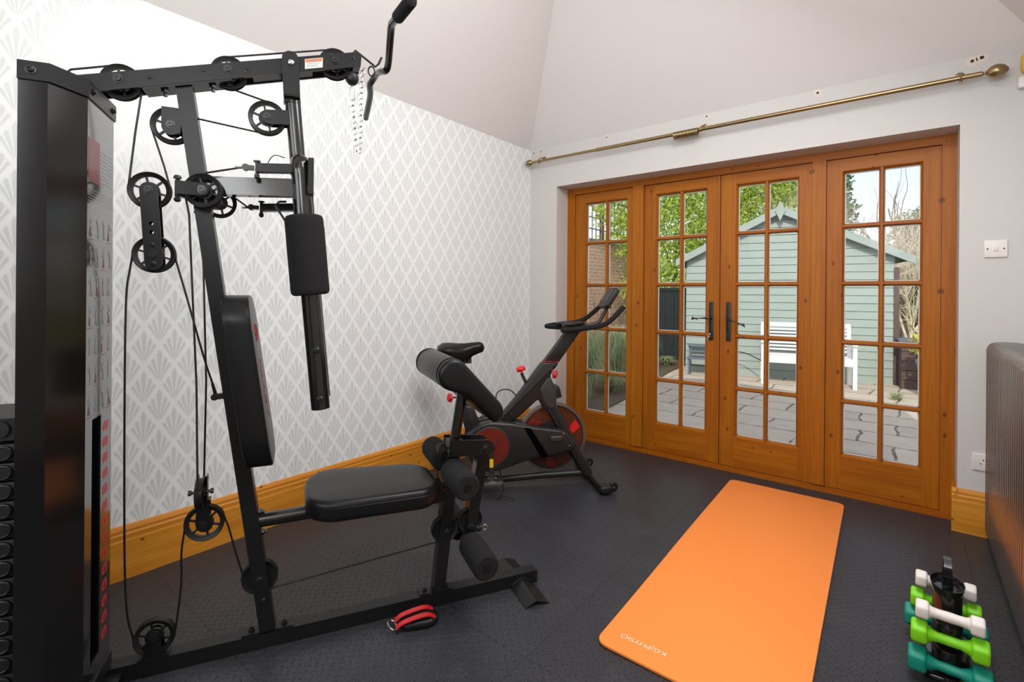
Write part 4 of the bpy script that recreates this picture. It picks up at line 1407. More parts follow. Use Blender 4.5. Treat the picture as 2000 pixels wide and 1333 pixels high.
# seat post and saddle
MB().slab(rpoly([(-.300, .52), (-.245, .50), (-.205, .40), (-.235, .33), (-.29, .34), (-.315, .42)], .02, 3), xz, -.035, .035, .012, 3).build('seat_tube', M['bikeplastic'], bike)
MB().bar(Bp(-.325, .765), Bp(-.262, .40), .036, .05, (1, 0, 0)).build('seat_post', M['bikeplastic'], bike)
MB().bar(Bp(-.40, .785), Bp(-.26, .785), .03, .025, (0, 0, 1)).lathe([(.018, -.03), (.018, .03)], (-.315, 0, .79), (0, 1, 0), 16).build('seat_clamp', M['bikeplastic'], bike)
MB().tube(spline([(-.43, -.03, .83), (-.37, -.028, .805), (-.30, -.02, .805), (-.22, -.006, .84)], 5), .004, 8).tube(spline([(-.43, .03, .83), (-.37, .028, .805), (-.30, .02, .805), (-.22, .006, .84)], 5), .004, 8).build('saddle_rail', M['chrome'], bike)
sd = MB()
rings = []
secs = [(-.474, .862, .012, .02), (-.468, .880, .070, .050), (-.440, .897, .096, .072), (-.40, .900, .096, .092), (-.35, .895, .074, .112), (-.30, .895, .046, .100), (-.25, .900, .034, .066), (-.21, .903, .030, .055), (-.190, .893, .024, .042), (-.181, .876, .010, .016)]
N_ = 20
vs, fs = [], []
for (x_, zt, hw, dp) in secs:
    for k in range(N_):
        t_ = 2 * math.pi * k / N_
        yy = hw * math.cos(t_)
        zz = zt - dp / 2 + (dp / 2) * math.sin(t_) * (1 - .25 * abs(math.cos(t_)))
        if math.sin(t_) < 0: zz = zt - dp / 2 + dp * .8 * math.sin(t_) * abs(math.sin(t_)) ** .3
        vs.append((x_, yy, zz))
for j in range(len(secs) - 1):
    for k in range(N_):
        fs.append((j * N_ + k, j * N_ + (k + 1) % N_, (j + 1) * N_ + (k + 1) % N_, (j + 1) * N_ + k))
fs += [tuple(range(N_)), tuple(range((len(secs) - 1) * N_, len(secs) * N_))]
sd.add(vs, fs).build('saddle', M['vinyl'], bike, angle=60)
# red knobs
def knob(o_, ax, r, nm='adjuster_knob'):
    k = MB()
    a, e1, e2 = frame(ax)
    k.lathe([(r * .35, 0), (r * .6, .004), (r, .010), (r, .024), (r * .8, .030), (.001, .031)], o_, ax, 20)
    for i in range(6):
        t_ = i * math.pi / 3
        k.lathe([(r * .28, .008), (r * .28, .026)], Vector(o_) + (e1 * math.cos(t_) + e2 * math.sin(t_)) * r * .92, ax, 8)
    return k.build(nm, M['red'], bike, 'bright red knob')
knob(Bp(.0585, .712), (-.35, -.2, 1), .026)
MB().tube([Bp(.062, .70), Bp(.060, .715)], .004, 8).bar(Bp(.094, .625), Bp(.058, .702), .016, .018, (0, 1, 0)).build('brake_lever', M['bikeplastic'], bike)
knob(Bp(.262, .695), (1, -.5, -.35), .024)
knob(Bp(-.375, .558), (-1, -.35, .05), .024)
MB().tube([Bp(-.30, .565), Bp(-.375, .558)], .006, 8).build('knob_stem', M['bikeplastic'], bike)
MB().bar(Bp(.222, .690), Bp(.285, .560), .03, .022, (0, 1, 0)).build('holder_arm', M['bikeplastic'], bike)
MB().slab(rpoly([(.262, .610), (.285, .628), (.303, .606), (.318, .548), (.270, .535)], .006, 3), xz, -.03, .03, .004, 2).build('tablet_holder', M['bikeplastic'], bike)
# handlebars
MB().box(.36, .44, -.05, .05, .965, .992).build('bar_clamp', M['bikeplastic'], bike)
hb = MB()
for sg in (1, -1):
    hb.tube(spline([(.40, .0, .990), (.33, sg * .10, .985), (.275, sg * .19, .985), (.285, sg * .225, .988), (.36, sg * .235, .998), (.44, sg * .232, 1.006), (.52, sg * .225, 1.022), (.575, sg * .215, 1.055), (.655, sg * .20, 1.128)], 5), .0155, 14)
hb.tube(spline([(.40, .0, .990), (.43, .10, 1.0), (.45, .225, 1.006)], 4), .0125, 10).tube(spline([(.40, .0, .990), (.43, -.10, 1.0), (.45, -.225, 1.006)], 4), .0125, 10)
hb.build('handlebar', M['foam'], bike)
for sg in (1, -1):
    MB().slab(rpoly([(.30, sg * .045), (.43, sg * .035), (.44, sg * .125), (.31, sg * .12)], .02, 3), lambda a, b, h: Vector((a, b, h + (a - .3) * .12)), 1.0, 1.018, .006, 3).build('elbow_pad', M['vinyl'], bike)
MB().tube(spline([(.44, 0, .995), (.56, 0, 1.02), (.60, 0, 1.075), (.625, 0, 1.12)], 5), .012, 10).build('console_stem', M['bikeplastic'], bike)
cs_ = MB()
def con(a, b, h):      # console plate leaning back; a along its height, b across
    d = Vector((.075, 0, .115)).normalized(); nn = Vector((-.115, 0, .075)).normalized()
    return Vector((.598, 0, 1.115)) + d * a + Vector((0, 1, 0)) * b + nn * h
cs_.slab(rrect(0, .150, -.075, .075, .025, 5), con, -.014, .022, .010, 4)
cso = cs_.build('console', M['bikeplastic'], bike)
MB().slab(rrect(.045, .135, -.055, .055, .008, 3), con, .020, .0235, .001, 1).build('console_screen', M['bikegrey'], cso)
MB().tube([con(.02, 0, -.012), con(.03, 0, -.045)], .005, 8).build('console_knob', M['nylon'], cso)
# resistance cable loops
MB().tube(spline([(.06, .02, .52), (-.01, .03, .59), (-.09, .02, .58), (-.10, .0, .50), (-.06, 0, .41)], 6), .004, 8).tube(spline([(-.09, .04, .50), (-.13, .05, .42), (-.16, .05, .46), (-.20, .06, .40)], 6), .003, 6).build('brake_cable', M['cable'], bike)

# ================================================================ MAT
mt = thing('exercise_mat', 'bright orange ribbed exercise mat lying flat before the doors', 'exercise mat', (-.553, 2.47, 0), 0)
cn = [(-.835 + .553, 1.520 - 2.47), (-.215 + .553, 1.520 - 2.47), (-.2785 + .553, 3.428 - 2.47), (-.896 + .553, 3.420 - 2.47)]
o_ = rpoly(cn, .045, 6)
def dense(poly, mx):
    r_ = []
    for i in range(len(poly)):
        a, b = Vector(poly[i]), Vector(poly[(i + 1) % len(poly)])
        k_ = max(1, int((b - a).length / mx))
        for j in range(k_): r_.append(tuple(a + (b - a) * j / k_))
    return r_
MB().slab(dense(o_, .15), lambda a, b, h: Vector((a, b, h + (.002 * math.sin(b * 4.2 + 1) + .002 if a < -.2 else 0))), .001, .012, .003, 3).build('foam_sheet', M['mat'], mt)
text('lettering', 'KG|PHYSIO', .0285, M['matprint'], mt, Matrix.Translation((-.696 + .553, 1.602 - 2.47, .0142)) @ Matrix.Rotation(R(181.5), 4, 'Z') @ Matrix.Scale(1.12, 4, (1, 0, 0)), .0004, 0, 'cream printed lettering')

# ================================================================ ANKLE STRAP
sx_, sy_ = -1.385, 1.195
ank = thing('ankle_strap', 'folded black and red cuff strap with metal ring on the floor', 'ankle strap', (sx_, sy_, 0), math.atan2(1.259 - 1.115, -1.332 + 1.422))
MB().slab(rpoly([(-.055, -.035), (.055, -.04), (.085, -.01), (.08, .035), (.0, .045), (-.06, .03)], .03, 5), lambda a, b, h: Vector((a, b, h)), .001, .030, .014, 5, dome=.008).build('cuff', M['vinyl'], ank)
for y0, y1, w_, n_ in ((-.030, -.016, .011, 0), (.014, .030, .010, 1)):
    pts_ = [(-.075, y0 * .9, .022), (-.05, y0, .0375), (0, (y0 + y1) / 2, .0425), (.04, y1, .0395), (.066, y1, .028)]
    sp_ = spline(pts_, 5)
    m_ = MB()
    for i in range(len(sp_) - 1): m_.bar(sp_[i], sp_[i + 1], .022, .003, (0, 1, 0))
    m_.build('webbing', M['red'], ank, 'red webbing band')
MB().tube([(-.085 + .022 * math.cos(k * .5236) * .7, .0 + .028 * math.sin(k * .5236), .018 - .008 * math.cos(k * .5236)) for k in range(12)], .0028, 8, closed=True).build('metal_ring', M['chrome'], ank, 'bright metal ring')

# ================================================================ DUMBBELLS AND STAND
rack = thing('dumbbell_stand', 'black moulded dumbbell stand with a carry handle', 'dumbbell stand', (.105, 2.15, 0), R(0))
MB().slab(rrect(-.060, .060, -.105, .105, .02, 4), lambda a, b, h: Vector((a, b, h)), 0, .022, .008, 3).build('stand_base', M['panel'], rack)
col_ = MB()
ov = [(.038 * math.cos(t_ / 24 * 6.2832), .062 * math.sin(t_ / 24 * 6.2832)) for t_ in range(24)]
col_.slab(ov, lambda a, b, h: Vector((a, b, h)), .02, .262, .006, 3)
col_.lathe([(1.0, 0), (1.0, .02), (.93, .02), (.93, .004)], (0, 0, 0), (0, 0, 1), 3) if False else None
col_.build('stand_column', M['panel'], rack)
cupm = MB()
n_ = 28
vs, fs = [], []
for (sc_, z_) in ((.92, .245), (1.08, .272), (1.10, .276), (1.03, .276), (.95, .262), (.55, .250)):
    for k in range(n_):
        t_ = 2 * math.pi * k / n_
        vs.append((.040 * sc_ * math.cos(t_), .064 * sc_ * math.sin(t_), z_))
for j in range(5):
    for k in range(n_): fs.append((j * n_ + k, j * n_ + (k + 1) % n_, (j + 1) * n_ + (k + 1) % n_, (j + 1) * n_ + k))
fs.append(tuple(range(5 * n_, 6 * n_)))
cupm.add(vs, fs).build('stand_tray', M['panel'], rack)
hd = MB()
for sg in (1, -1):
    hp_ = spline([(0, sg * .004, .245), (0, sg * .020, .285), (0, sg * .022, .325), (0, sg * .004, .358)], 6)
    for k_ in range(len(hp_) - 1): hd.bar(hp_[k_], hp_[k_ + 1], .030 - .014 * k_ / len(hp_), .006, (1, 0, 0))
hd.build('carry_handle', M['panel'], rack)
for sg in (-1, 1):
    for z_ in (.052, .132, .208):
        cr = MB()
        ov_ = [(.037 * math.cos(R(a_)), sg * (.045 + .062 * math.sin(R(a_)))) for a_ in range(0, 181, 12)]
        cr.slab(ov_, lambda a, b, h, z_=z_: Vector((a, b, h + z_ - .018 - .010 * (1 - (a / .037) ** 2))), -.034, 0, .004, 2)
        cr.build('cradle_arm', M['panel'], rack)


def dumbbell(loc, rz, L2, hs, mat, label):
    """hexagonal heads with chamfered rims, waisted grip"""
    t = thing('dumbbell', label, 'dumbbell', loc, rz, 'vinyl dumbbells on the stand')
    hx = [(hs * .56 * math.cos(R(60 * k + 30)), hs * .56 * math.sin(R(60 * k + 30))) for k in range(6)]
    for sg in (-1, 1):
        h = MB()
        h.slab(rpoly(hx, hs * .10, 3), lambda a, b, q: Vector((sg * (L2 - hs * .60 + q), a, b)), 0, hs * .60, hs * .12, 3)
        h.build('dumbbell_head', M[mat], t)
    g = MB()
    hl = L2 - hs * .58
    g.lathe([(hs * .36, -hl), (hs * .28, -hl * .82), (.0145, -hl * .5), (.0155, 0), (.0145, hl * .5), (hs * .28, hl * .82), (hs * .36, hl)], (0, 0, 0), (1, 0, 0), 18)
    g.build('grip', M[mat], t)
    return t


db = []
for (y_, side, rows_) in ((2.042, 'near side of the stand', ((.215, .081, .056, 'white_dumb', 'small off-white vinyl dumbbell'), (.143, .092, .070, 'green_dumb', 'lime green vinyl dumbbell'), (.056, .099, .078, 'teal_dumb', 'teal vinyl dumbbell'))),
                          (2.262, 'far side of the stand', ((.215, .079, .054, 'white_dumb', 'small off-white vinyl dumbbell'), (.146, .092, .064, 'green_dumb', 'lime green vinyl dumbbell'), (.080, .108, .072, 'teal_dumb', 'teal vinyl dumbbell')))):
    where = 'nearest the camera' if y_ < 2.1 else 'behind the column'
    for (z_, l2, hs, mt_, lab) in rows_:
        lvl = {'white_dumb': 'top', 'green_dumb': 'middle', 'teal_dumb': 'lowest'}[mt_]
        side_ = 'front' if y_ < 2.1 else 'back'
        db.append(dumbbell((.105, y_, z_), R(-2), l2, hs, mt_, f'{lab} on the {lvl} {side_} cradle of the stand'))

# ================================================================ THE GARDEN
GZ = -0.10
struct(MB().box(-5.0, 3.5, 3.75, 9.9, GZ - .1, GZ).build('patio', M['paving']))
struct(MB().box(-30, 30, 9.9, 60, GZ - .12, GZ - .02).build('lawn', M['lawn']))
struct(MB().box(-30, -5.0, 3.75, 9.9, GZ - .12, GZ - .02).box(3.5, 30, 3.75, 9.9, GZ - .12, GZ - .02).build('garden_soil', M['soil']))
struct(MB().box(OX0 - .1, OX1 + .1, 3.74, 3.90, GZ, -.02).build('trim_2', M['stonewall']))

# shed: gable wall seen square on
SR, SLf = Vector((-.166, 9.324, GZ)), Vector((-2.991, 8.582, GZ))
sdir = (SLf - SR).normalized()
srz = math.atan2((SR - SLf).y, (SR - SLf).x)
shed = thing('garden_shed', 'pale green weatherboarded garden shed with gabled front facing the doors', 'shed', (SLf.x, SLf.y, GZ), srz)
SW = (SR - SLf).length
pkx = (Vector((-1.637, 8.938)) - Vector((-2.991, 8.582))).length
EZ, PZ, DEP = 1.93, 2.66, 2.2
def roofz(x): return EZ + (PZ - EZ) * (x / pkx if x < pkx else (SW - x) / (SW - pkx))
gw = MB()
nb = 22
bh = PZ / nb
for i in range(nb):
    z0, z1 = i * bh, (i + 1) * bh
    if z0 < EZ:
        x0, x1 = 0, SW
    else:
        x0 = pkx * (z0 - EZ) / (PZ - EZ); x1 = SW - (SW - pkx) * (z0 - EZ) / (PZ - EZ)
    if z1 <= EZ: a0, a1 = x0, x1
    else:
        a0 = max(0, pkx * (z1 - EZ) / (PZ - EZ)); a1 = min(SW, SW - (SW - pkx) * (z1 - EZ) / (PZ - EZ))
    vs = [(x0, -.016, z0), (x1, -.016, z0), (a1, -.004, z1 - .006), (a0, -.004, z1 - .006), (x0, .02, z0), (x1, .02, z0), (a1, .02, z1), (a0, .02, z1)]
    gw.add(vs, [(0, 1, 2, 3), (4, 7, 6, 5), (0, 4, 5, 1), (1, 5, 6, 2), (2, 6, 7, 3), (3, 7, 4, 0)])
gw.build('gable_wall', M['shed'], shed)
sw2 = MB()
for x0 in (0.0, SW - .02):
    for i in range(16):
        z0 = i * EZ / 16
        sw2.box(x0 - (.012 if x0 == 0 else 0), x0 + .02 + (.012 if x0 else 0), .02, DEP, z0, z0 + EZ / 16 - .006)
sw2.build('side_wall', M['shed'], shed)
for (xa, za, xb, zb) in ((-.17, EZ - .17 * (PZ - EZ) / pkx, pkx, PZ), (SW + .22, EZ - .22 * (PZ - EZ) / (SW - pkx), pkx, PZ)):
    MB().add([(xa, -.12, za + .03), (xb, -.12, zb + .03), (xb, DEP + .1, zb + .03), (xa, DEP + .1, za + .03), (xa, -.12, za + .07), (xb, -.12, zb + .07), (xb, DEP + .1, zb + .07), (xa, DEP + .1, za + .07)],
             [(0, 3, 2, 1), (4, 5, 6, 7), (0, 1, 5, 4), (1, 2, 6, 5), (2, 3, 7, 6), (3, 0, 4, 7)]).build('roof', M['shed_roof'], shed)
    MB().add([(xa, -.15, za - .035), (xb, -.15, zb - .035), (xb, -.12, zb - .035), (xa, -.12, za - .035), (xa, -.15, za + .085), (xb, -.15, zb + .085), (xb, -.12, zb + .085), (xa, -.12, za + .085)],
             [(0, 3, 2, 1), (4, 5, 6, 7), (0, 1, 5, 4), (1, 2, 6, 5), (2, 3, 7, 6), (3, 0, 4, 7)]).build('bargeboard', M['shed'], shed)
MB().prism([(pkx, PZ - .16), (pkx + .07, PZ), (pkx + .045, PZ + .06), (pkx, PZ + .16), (pkx - .045, PZ + .06), (pkx - .07, PZ)], lambda a, b, h: Vector((a, h, b)), -.185, -.15).build('finial', M['shed'], shed)
MB().box(SW - .01, SW + .06, -.02, .05, 0, 1.75).build('corner_post', M['brownboard'], shed, 'dark purplish corner post')

# bench
bn = thing('garden_bench', 'white painted slatted garden bench in front of the shed', 'bench', (-1.72, 8.184, GZ), math.atan2(.272, 1.161))
BL = 1.19
for x_ in (.02, BL - .02):
    MB().box(x_ - .025, x_ + .025, -.025, .025, 0, .60).build('leg', M['bench'], bn)
    MB().bar((x_, .44, 0), (x_, .50, .86), .05, .045, (1, 0, 0)).build('leg', M['bench'], bn)
    MB().slab(rpoly([(-.05, .60), (.46, .62), (.46, .655), (-.0, .645), (-.06, .63)], .01, 3), lambda a, b, h: Vector((x_ + h, a, b)), -.03, .03, .008, 2).build('armrest', M['bench'], bn)
    MB().box(x_ - .02, x_ + .02, .02, .44, .30, .36).build('side_rail', M['bench'], bn)
for i in range(5):
    MB().box(.0, BL, .0 + i * .095, .07 + i * .095, .40, .422).build('seat_slat', M['bench'], bn)
MB().box(.02, BL - .02, -.02, .01, .32, .40).build('seat_rail', M['bench'], bn)
for i in range(7):
    z_ = .47 + i * .052
    y_ = .44 + z_ / .86 * .06
    MB().box(.04, BL - .04, y_ - .012, y_ + .008, z_, z_ + .028).build('back_slat', M['bench'], bn)
MB().box(.0, BL, .475, .515, .835, .90).build('back_rail', M['bench'], bn)

# small step stool
ss = thing('step_stool', 'small dark slatted step stool against the shed at its left', 'stool', (-2.83, 8.24, GZ), srz)
for x_ in (0, .36):
    for (y_, h_) in ((0, .26), (.20, .46)):
        MB().box(x_ - .015, x_ + .015, y_ - .015, y_ + .015, 0, h_).build('leg', M['greylid'], ss)
MB().box(-.03, .39, -.04, .14, .26, .285).build('tread', M['greylid'], ss)
MB().box(-.03, .39, .14, .30, .46, .485).build('tread', M['greylid'], ss)
for z_ in (.12, .36): MB().box(0, .36, .19, .21, z_, z_ + .03).build('rail', M['greylid'], ss)

# garden wall with trellis
bw = thing('garden_wall', 'old red brick garden wall running away from the left window', 'wall', (-4.85, 4.0, GZ), 0)
MB().box(-.11, .11, 0, 6.6, 0, 2.32).build('brickwork', M['brick'], bw)
MB().box(-.14, .14, 0, 6.6, 2.32, 2.37).build('coping', M['stonewall'], bw)
tr_ = thing('trellis', 'weathered timber trellis standing on top of the brick wall', 'trellis', (-4.85, 4.0, GZ + 2.37), 0)
tm_ = MB()
for i in range(42):
    tm_.bar((0, .08 + i * .155, 0), (0, .08 + i * .155, .86), .022, .012, (0, 1, 0))
for z_ in (.22, .44, .66): tm_.box(.006, .018, 0, 6.6, z_, z_ + .022)
tm_.build('lattice', M['trellis'], tr_)
for y_ in (0, 1.65, 3.3, 4.95, 6.6): MB().box(-.03, .03, y_ - .03, y_ + .03, 0, .92).build('post', M['trellis'], tr_)
for z_ in (0.0, .86): MB().box(-.02, .03, 0, 6.6, z_, z_ + .035).build('rail', M['trellis'], tr_)

df = thing('garden_fence', 'dark stained board fence in shade left of the shed', 'fence', (-4.68, 9.8, GZ), R(0))
for i in range(8):
    MB().box(i * .17, i * .17 + .16, -.012, .012, 0, 1.42).build('board', M['darkfence'], df)
MB().box(0, 1.36, -.03, -.012, 1.40, 1.46).build('cap_rail', M['darkfence'], df)

# brown boarded box and grey lid right of the shed
bx = thing('storage_box', 'low brown boarded storage box right of the shed', 'storage box', (-.07, 9.0, GZ), R(8))
for i in range(5): MB().box(0, .75, 0, .55, i * .135, i * .135 + .128).build('board', M['brownboard'], bx)
MB().box(-.03, .30, -.03, .58, .675, .70).box(.305, .78, -.03, .58, .675, .70).build('lid', M['greylid'], bx, 'grey lid')
for x_ in (.23, .70): MB().box(x_, x_ + .03, -.02, 0, 0, .675).build('corner_strip', M['brownboard'], bx)

# pot with yellow leaved shrub
pt_ = thing('potted_shrub', 'yellow leaved shrub in a tall blue grey pot at the right', 'potted shrub', (.255, 8.50, GZ), 0)
MB().lathe([(.10, 0), (.11, .02), (.165, .42), (.18, .44), (.18, .48), (.16, .48), (.15, .42)], (0, 0, 0), (0, 0, 1), 28).build('pot', M['pot'], pt_)
MB().lathe([(.155, .43), (.001, .44)], (0, 0, 0), (0, 0, 1), 20).build('soil', M['soil'], pt_)


def leaves(mb, c, rad, n, size, rnd, shell_=0.5, flat=0.0):
    for _ in range(n):
        while True:
            d = Vector((rnd.gauss(0, 1), rnd.gauss(0, 1), rnd.gauss(0, 1)))
            if d.length > .1: break
        d.normalize()
        q = shell_ + (1 - shell_) * rnd.random()
        p = Vector(c) + Vector((d.x * rad[0], d.y * rad[1], d.z * rad[2])) * q
        a = Vector((rnd.gauss(0, 1), rnd.gauss(0, 1), rnd.gauss(0, 1) * (1 - flat) - .3)).normalized()
        b = a.cross(Vector((rnd.gauss(0, 1), rnd.gauss(0, 1), rnd.gauss(0, 1)))).normalized()
        s = size * rnd.uniform(.6, 1.3)
        nrm = a.cross(b) * s * .12
        o = len(mb.v)
        mb.v += [tuple(p), tuple(p + a * s * .5 + b * s * .28 + nrm), tuple(p + a * s), tuple(p + a * s * .5 - b * s * .28 + nrm)]
        mb.f += [(o, o + 1, o + 2), (o, o + 2, o + 3)]
        mb.mi += [0, 0]


def leafobj(mb, name, mat, par):
    me = bpy.data.meshes.new(name)
    me.from_pydata(mb.v, [], mb.f)
    me.materials.append(mat)
    o = bpy.data.objects.new(name, me)
    C.objects.link(o)
    o.parent = par
    return o


def branch(mb, p, d, ln, r, depth, rnd, spread=.5, up=.15, split=3):
    pts, rs = [Vector(p)], [r]
    q, dd = Vector(p), Vector(d).normalized()
    k = 4
    for i in range(k):
        dd = (dd + Vector((rnd.uniform(-1, 1), rnd.uniform(-1, 1), rnd.uniform(-1, 1) + up)) * .16).normalized()
        q = q + dd * ln / k
        pts.append(q.copy())
        rs.append(r * (1 - .45 * (i + 1) / k))
    mb.tube(pts, rs, 6 if r > .012 else 4, caps=False)
    if depth:
        for i in range(split):
            j = rnd.randint(1, k)
            nd = (dd + Vector((rnd.uniform(-1, 1), rnd.uniform(-1, 1), rnd.uniform(-.6, 1))) * spread * 1.6).normalized()
            branch(mb, pts[j], nd, ln * rnd.uniform(.55, .8), rs[j] * .62, depth - 1, rnd, spread, up, split)


def tree(name, label, cat, loc, h, clumps, mat, size, seed, trunk=.09, n=900):
    rnd = random.Random(seed)
    t = thing(name, label, cat, loc, 0)
    tr = MB()
    tr.tube([(0, 0, -.05), (.03, .02, h * .3), (-.02, .03, h * .6), (.02, -.02, h * .9)], [trunk, trunk * .8, trunk * .6, trunk * .25], 8)
    for (x, y, z, rx, ry, rz, k) in clumps:
        tr.tube([(0, 0, min(z, h) * .5), (x * .5, y * .5, z * .85), (x, y, z)], [trunk * .45, trunk * .3, trunk * .1], 6)
    tr.build('trunk', M['bark'], t)
    lf = MB()
    for (x, y, z, rx, ry, rz, k) in clumps:
        leaves(lf, (x, y, z), (rx, ry, rz), int(n * k), size, rnd, .35)
    leafobj(lf, 'foliage', mat, t)
    return t


rnd = random.Random(11)
lf = MB()
sr = MB()
for k in range(7):
    a = k * .9
    top = Vector((.12 * math.cos(a), .12 * math.sin(a), .72 + .07 * (k % 3)))
    sr.tube([(0, 0, .43), (top.x * .4, top.y * .4, .6), tuple(top)], [.008, .006, .003], 5)
    leaves(lf, top - Vector((0, 0, .06)), (.15, .13, .16), 60, .06, rnd, .2)
sr.build('stem', M['bark'], pt_)
leafobj(lf, 'foliage', M['leaf_yellow'], pt_)

tree('leafy_tree', 'bright green leafy tree rising behind the left of the shed', 'tree', (-4.7, 12.6, GZ), 3.6,
     [(0, 0, 3.0, 1.3, .6, 1.2, 1.5), (-1.5, .2, 2.5, 1.1, .6, 1.0, 1.0), (1.0, .1, 2.6, .9, .5, 1.0, 1.1), (.3, .2, 4.1, 1.3, .6, .9, 1.2), (-1.2, .1, 3.9, 1.1, .6, .9, .9), (-.2, -.3, 1.6, 1.2, .4, .8, 1.0)],
     M['leaf_bright'], .095, 5, n=3000)
tree('leafy_tree', 'yellow green tree crown seen above the shed ridge', 'tree', (-2.95, 13.8, GZ), 3.8,
     [(0, 0, 3.2, .9, .5, 1.1, 1.3), (.5, .1, 4.0, .7, .5, .7, .8), (-.6, .1, 4.1, .8, .5, .9, 1.0), (.2, .2, 4.9, .9, .5, .6, .8), (.2, -.2, 2.2, .9, .4, .7, .8)], M['leaf_bright'], .095, 9, n=3000)
tree('evergreen_tree', 'dark evergreen tree behind the right end of the shed', 'tree', (.55, 17.5, GZ), 3.2,
     [(0, 0, 2.2, 1.0, .6, 1.0, 1.3), (-.8, 0, 1.5, .7, .5, .7, .8), (.3, .1, 3.3, .9, .5, .9, 1.0), (-.3, .1, 3.0, .8, .5, .8, .7)], M['leaf_dark'], .12, 21, n=2600)
tree('evergreen_tree', 'tall dark conifer far behind the bare branches', 'tree', (-2.2, 20.3, GZ), 5.6,
     [(0, 0, 4.1, .9, .7, 1.3, 1.3), (.1, 0, 5.3, .6, .5, .9, .7), (-.2, 0, 2.9, 1.2, .8, 1.2, 1.1)], M['leaf_dark'], .16, 22, n=2200)
tree('evergreen_tree', 'broad green bush at the far end of the lawn', 'bush', (1.5, 25.0, GZ), 2.6,
     [(0, 0, 1.9, 2.4, 1.0, 1.5, 2.0), (-2.4, 0, 2.1, 1.6, 1.0, 1.4, 1.2)], M['leaf_dark'], .2, 23, n=2000)

# bare twiggy shrub and tree behind the shed's right side
for (nm, lab, lc, ln, r_, dp, sd_, sp_, mt_, spl) in (
        ('bare_shrub', 'bare pinkish twiggy shrub arching behind the shed roof', (-1.05, 13.0, GZ), 1.75, .035, 5, 31, .62, 'twig', 4),
        ('bare_shrub', 'tangled leafless climber to the right behind the shed', (.1, 14.4, GZ), 1.8, .035, 5, 37, .62, 'twig', 4),
        ('bare_tree', 'tall bare branched tree against the sky', (.0, 15.8, GZ), 2.4, .12, 3, 41, .38, 'bark', 3)):
    t = thing(nm, lab, 'shrub' if 'shrub' in nm else 'tree', lc, 0)
    rr = random.Random(sd_)
    m_ = MB()
    for k in range(6 if nm == 'bare_shrub' else 2):
        branch(m_, (rr.uniform(-.1, .1), rr.uniform(-.1, .1), 0), (rr.uniform(-.4, .4), rr.uniform(-.2, .2), 1), ln, r_, dp, rr, sp_, .25, spl)
    m_.build('branches', M[mt_], t, angle=80)

# climber on the brick wall, planting bed, grass clumps
cb = thing('climbing_plant', 'straggly green climber hanging over the brick wall and trellis', 'climber', (-4.52, 8.8, GZ), 0)
rr = random.Random(5)
m_ = MB()
for k in range(5): branch(m_, (0.02, rr.uniform(-.3, .9), 0), (.02, rr.uniform(-.3, .5), 1), 1.3, .012, 2, rr, .35, .4, 3)
m_.build('stems', M['bark'], cb, angle=80)
lf = MB()
for (y, z, ry, rz_, k) in ((.7, 1.5, .4, .45, 300), (.5, 2.3, .5, .4, 300), (.3, 2.8, .7, .4, 300), (-.6, 2.9, .5, .3, 120)):
    leaves(lf, (.02, y, z), (.12, ry, rz_), k, .08, rr, .1)
leafobj(lf, 'foliage', M['leaf_bright'], cb)

bed = struct(MB().slab(rpoly([(-4.7, 3.9), (-2.72, 3.9), (-2.66, 5.0), (-2.80, 6.2), (-3.15, 8.2), (-3.3, 9.75), (-4.7, 9.75)], .1, 3), lambda a, b, h: Vector((a, b, GZ + h)), 0, .03, .01, 2).build('planting_bed', M['soil']))


def clump(name, label, cat, loc, n, h, spread, mat, seed, wd=.008):
    rr = random.Random(seed)
    m_ = MB()
    for _ in range(n):
        a = rr.uniform(0, 6.283)
        s = spread * rr.uniform(.3, 1)
        hh = h * rr.uniform(.6, 1.1)
        b = Vector((rr.uniform(-1, 1), rr.uniform(-1, 1), 0)) * spread * .18
        px_, py_ = math.cos(a), math.sin(a)
        pr = Vector((-py_, px_, 0)) * wd
        pts = [b, b + Vector((px_ * s * .25, py_ * s * .25, hh * .6)), b + Vector((px_ * s * .65, py_ * s * .65, hh)), b + Vector((px_ * s, py_ * s, hh * .72))]
        o = len(m_.v)
        for i, p in enumerate(pts):
            f = 1 - i / 3.4
            m_.v += [tuple(p + pr * f), tuple(p - pr * f)]
        for i in range(3): m_.f.append((o + 2 * i, o + 2 * i + 1, o + 2 * i + 3, o + 2 * i + 2)); m_.mi.append(0)
    o_ = leafobj(m_, name, mat, None)
    o_.location = loc
    return tag(o_, label, cat)


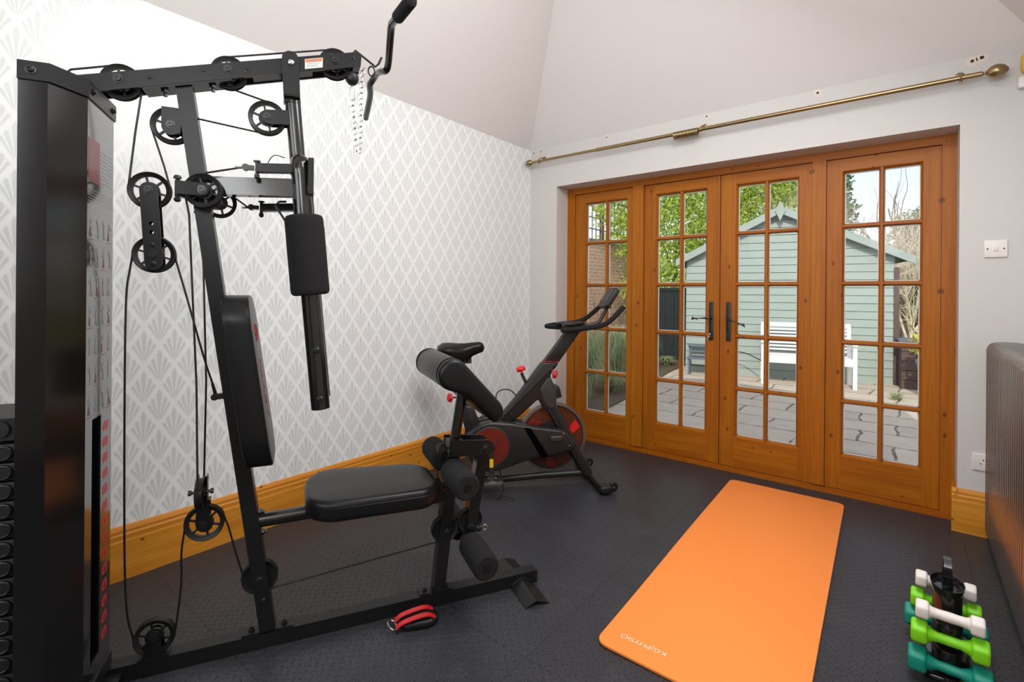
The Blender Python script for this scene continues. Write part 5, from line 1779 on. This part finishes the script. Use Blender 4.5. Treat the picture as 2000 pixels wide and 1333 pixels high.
clump('grass_clump', 'tall arching grass clump nearest the left window', 'grass', (-3.15, 5.35, GZ + .025), 800, .78, .5, M['blade'], 1, .005)
clump('grass_clump', 'arching grass clump in the middle of the wall bed', 'grass', (-3.25, 6.45, GZ + .025), 800, .78, .5, M['blade'], 2, .005)
clump('grass_clump', 'shaded grass clump at the far end of the bed', 'grass', (-3.6, 8.0, GZ + .025), 600, .6, .45, M['blade'], 3, .006)
clump('ground_plant', 'low straggly dry plants at the near edge of the bed', 'plant', (-3.0, 4.75, GZ + .025), 380, .24, .34, M['blade'], 12, .006)
clump('ground_plant', 'low straggly plants between the grass clumps and the patio', 'plant', (-3.05, 5.95, GZ + .025), 380, .26, .34, M['blade'], 13, .006)
clump('weed_tuft', 'low green weed growing in a patio joint at right', 'weed', (-.12, 7.95, GZ + .001), 90, .09, .13, M['blade'], 4, .006)
clump('weed_tuft', 'small green plants at the foot of the dark fence', 'weed', (-3.45, 8.9, GZ + .025), 140, .16, .22, M['blade'], 6, .012)

# far garden: low stone wall, pale trunk and red leaved shrub
gwall = tag(MB().box(-1.5, 6, -.15, .15, 0, .55).box(-1.5, 6, -.2, .2, .55, .62).build('stone_wall', M['stonewall']), 'low stone retaining wall beyond the lawn', 'wall')
gwall.location = (0, 22.0, GZ - .02)
tree('small_tree', 'small pale trunked tree by the far stone wall', 'tree', (.9, 21.0, GZ), 1.5, [(0, 0, 1.7, .5, .4, .3, .4), (.3, 0, 1.3, .3, .3, .2, .2)], M['leaf_bright'], .12, 51, trunk=.07, n=500)
tree('red_shrub', 'reddish brown shrub by the far stone wall', 'shrub', (-.15, 21.0, GZ), .7, [(0, 0, .8, .4, .3, .35, .4), (.4, 0, .5, .3, .3, .25, .3)], M['leaf_red'], .13, 52, trunk=.03, n=500)

# dried flower head just outside the right door
dfw = thing('dried_hydrangea', 'papery dried hydrangea head outside the right hand door', 'flower', (-1.33, 4.75, GZ), 0)
MB().tube(spline([(-.05, .0, 0), (-.02, .0, .5), (.02, 0, .85), (.06, 0, 1.02)], 6), .004, 6).build('stem', M['bark'], dfw)
lf = MB()
leaves(lf, (.07, 0, 1.08), (.045, .045, .085), 170, .03, random.Random(8), .3)
leafobj(lf, 'flower_head', M['dry'], dfw)
MB().lathe([(.06, 0), (.06, .001)], (-.05, 0, 0), (0, 0, 1), 10).build('root_tuft', M['soil'], dfw)
hs = tag(MB().tube(spline([(-2.15, 8.45, GZ + .42), (-1.98, 8.42, GZ + .40), (-1.80, 8.38, GZ + .33), (-1.72, 8.34, GZ + .30)], 6), .008, 6).build('garden_hose', M['cable']), 'dark hose hanging beside the left end of the bench', 'hose')
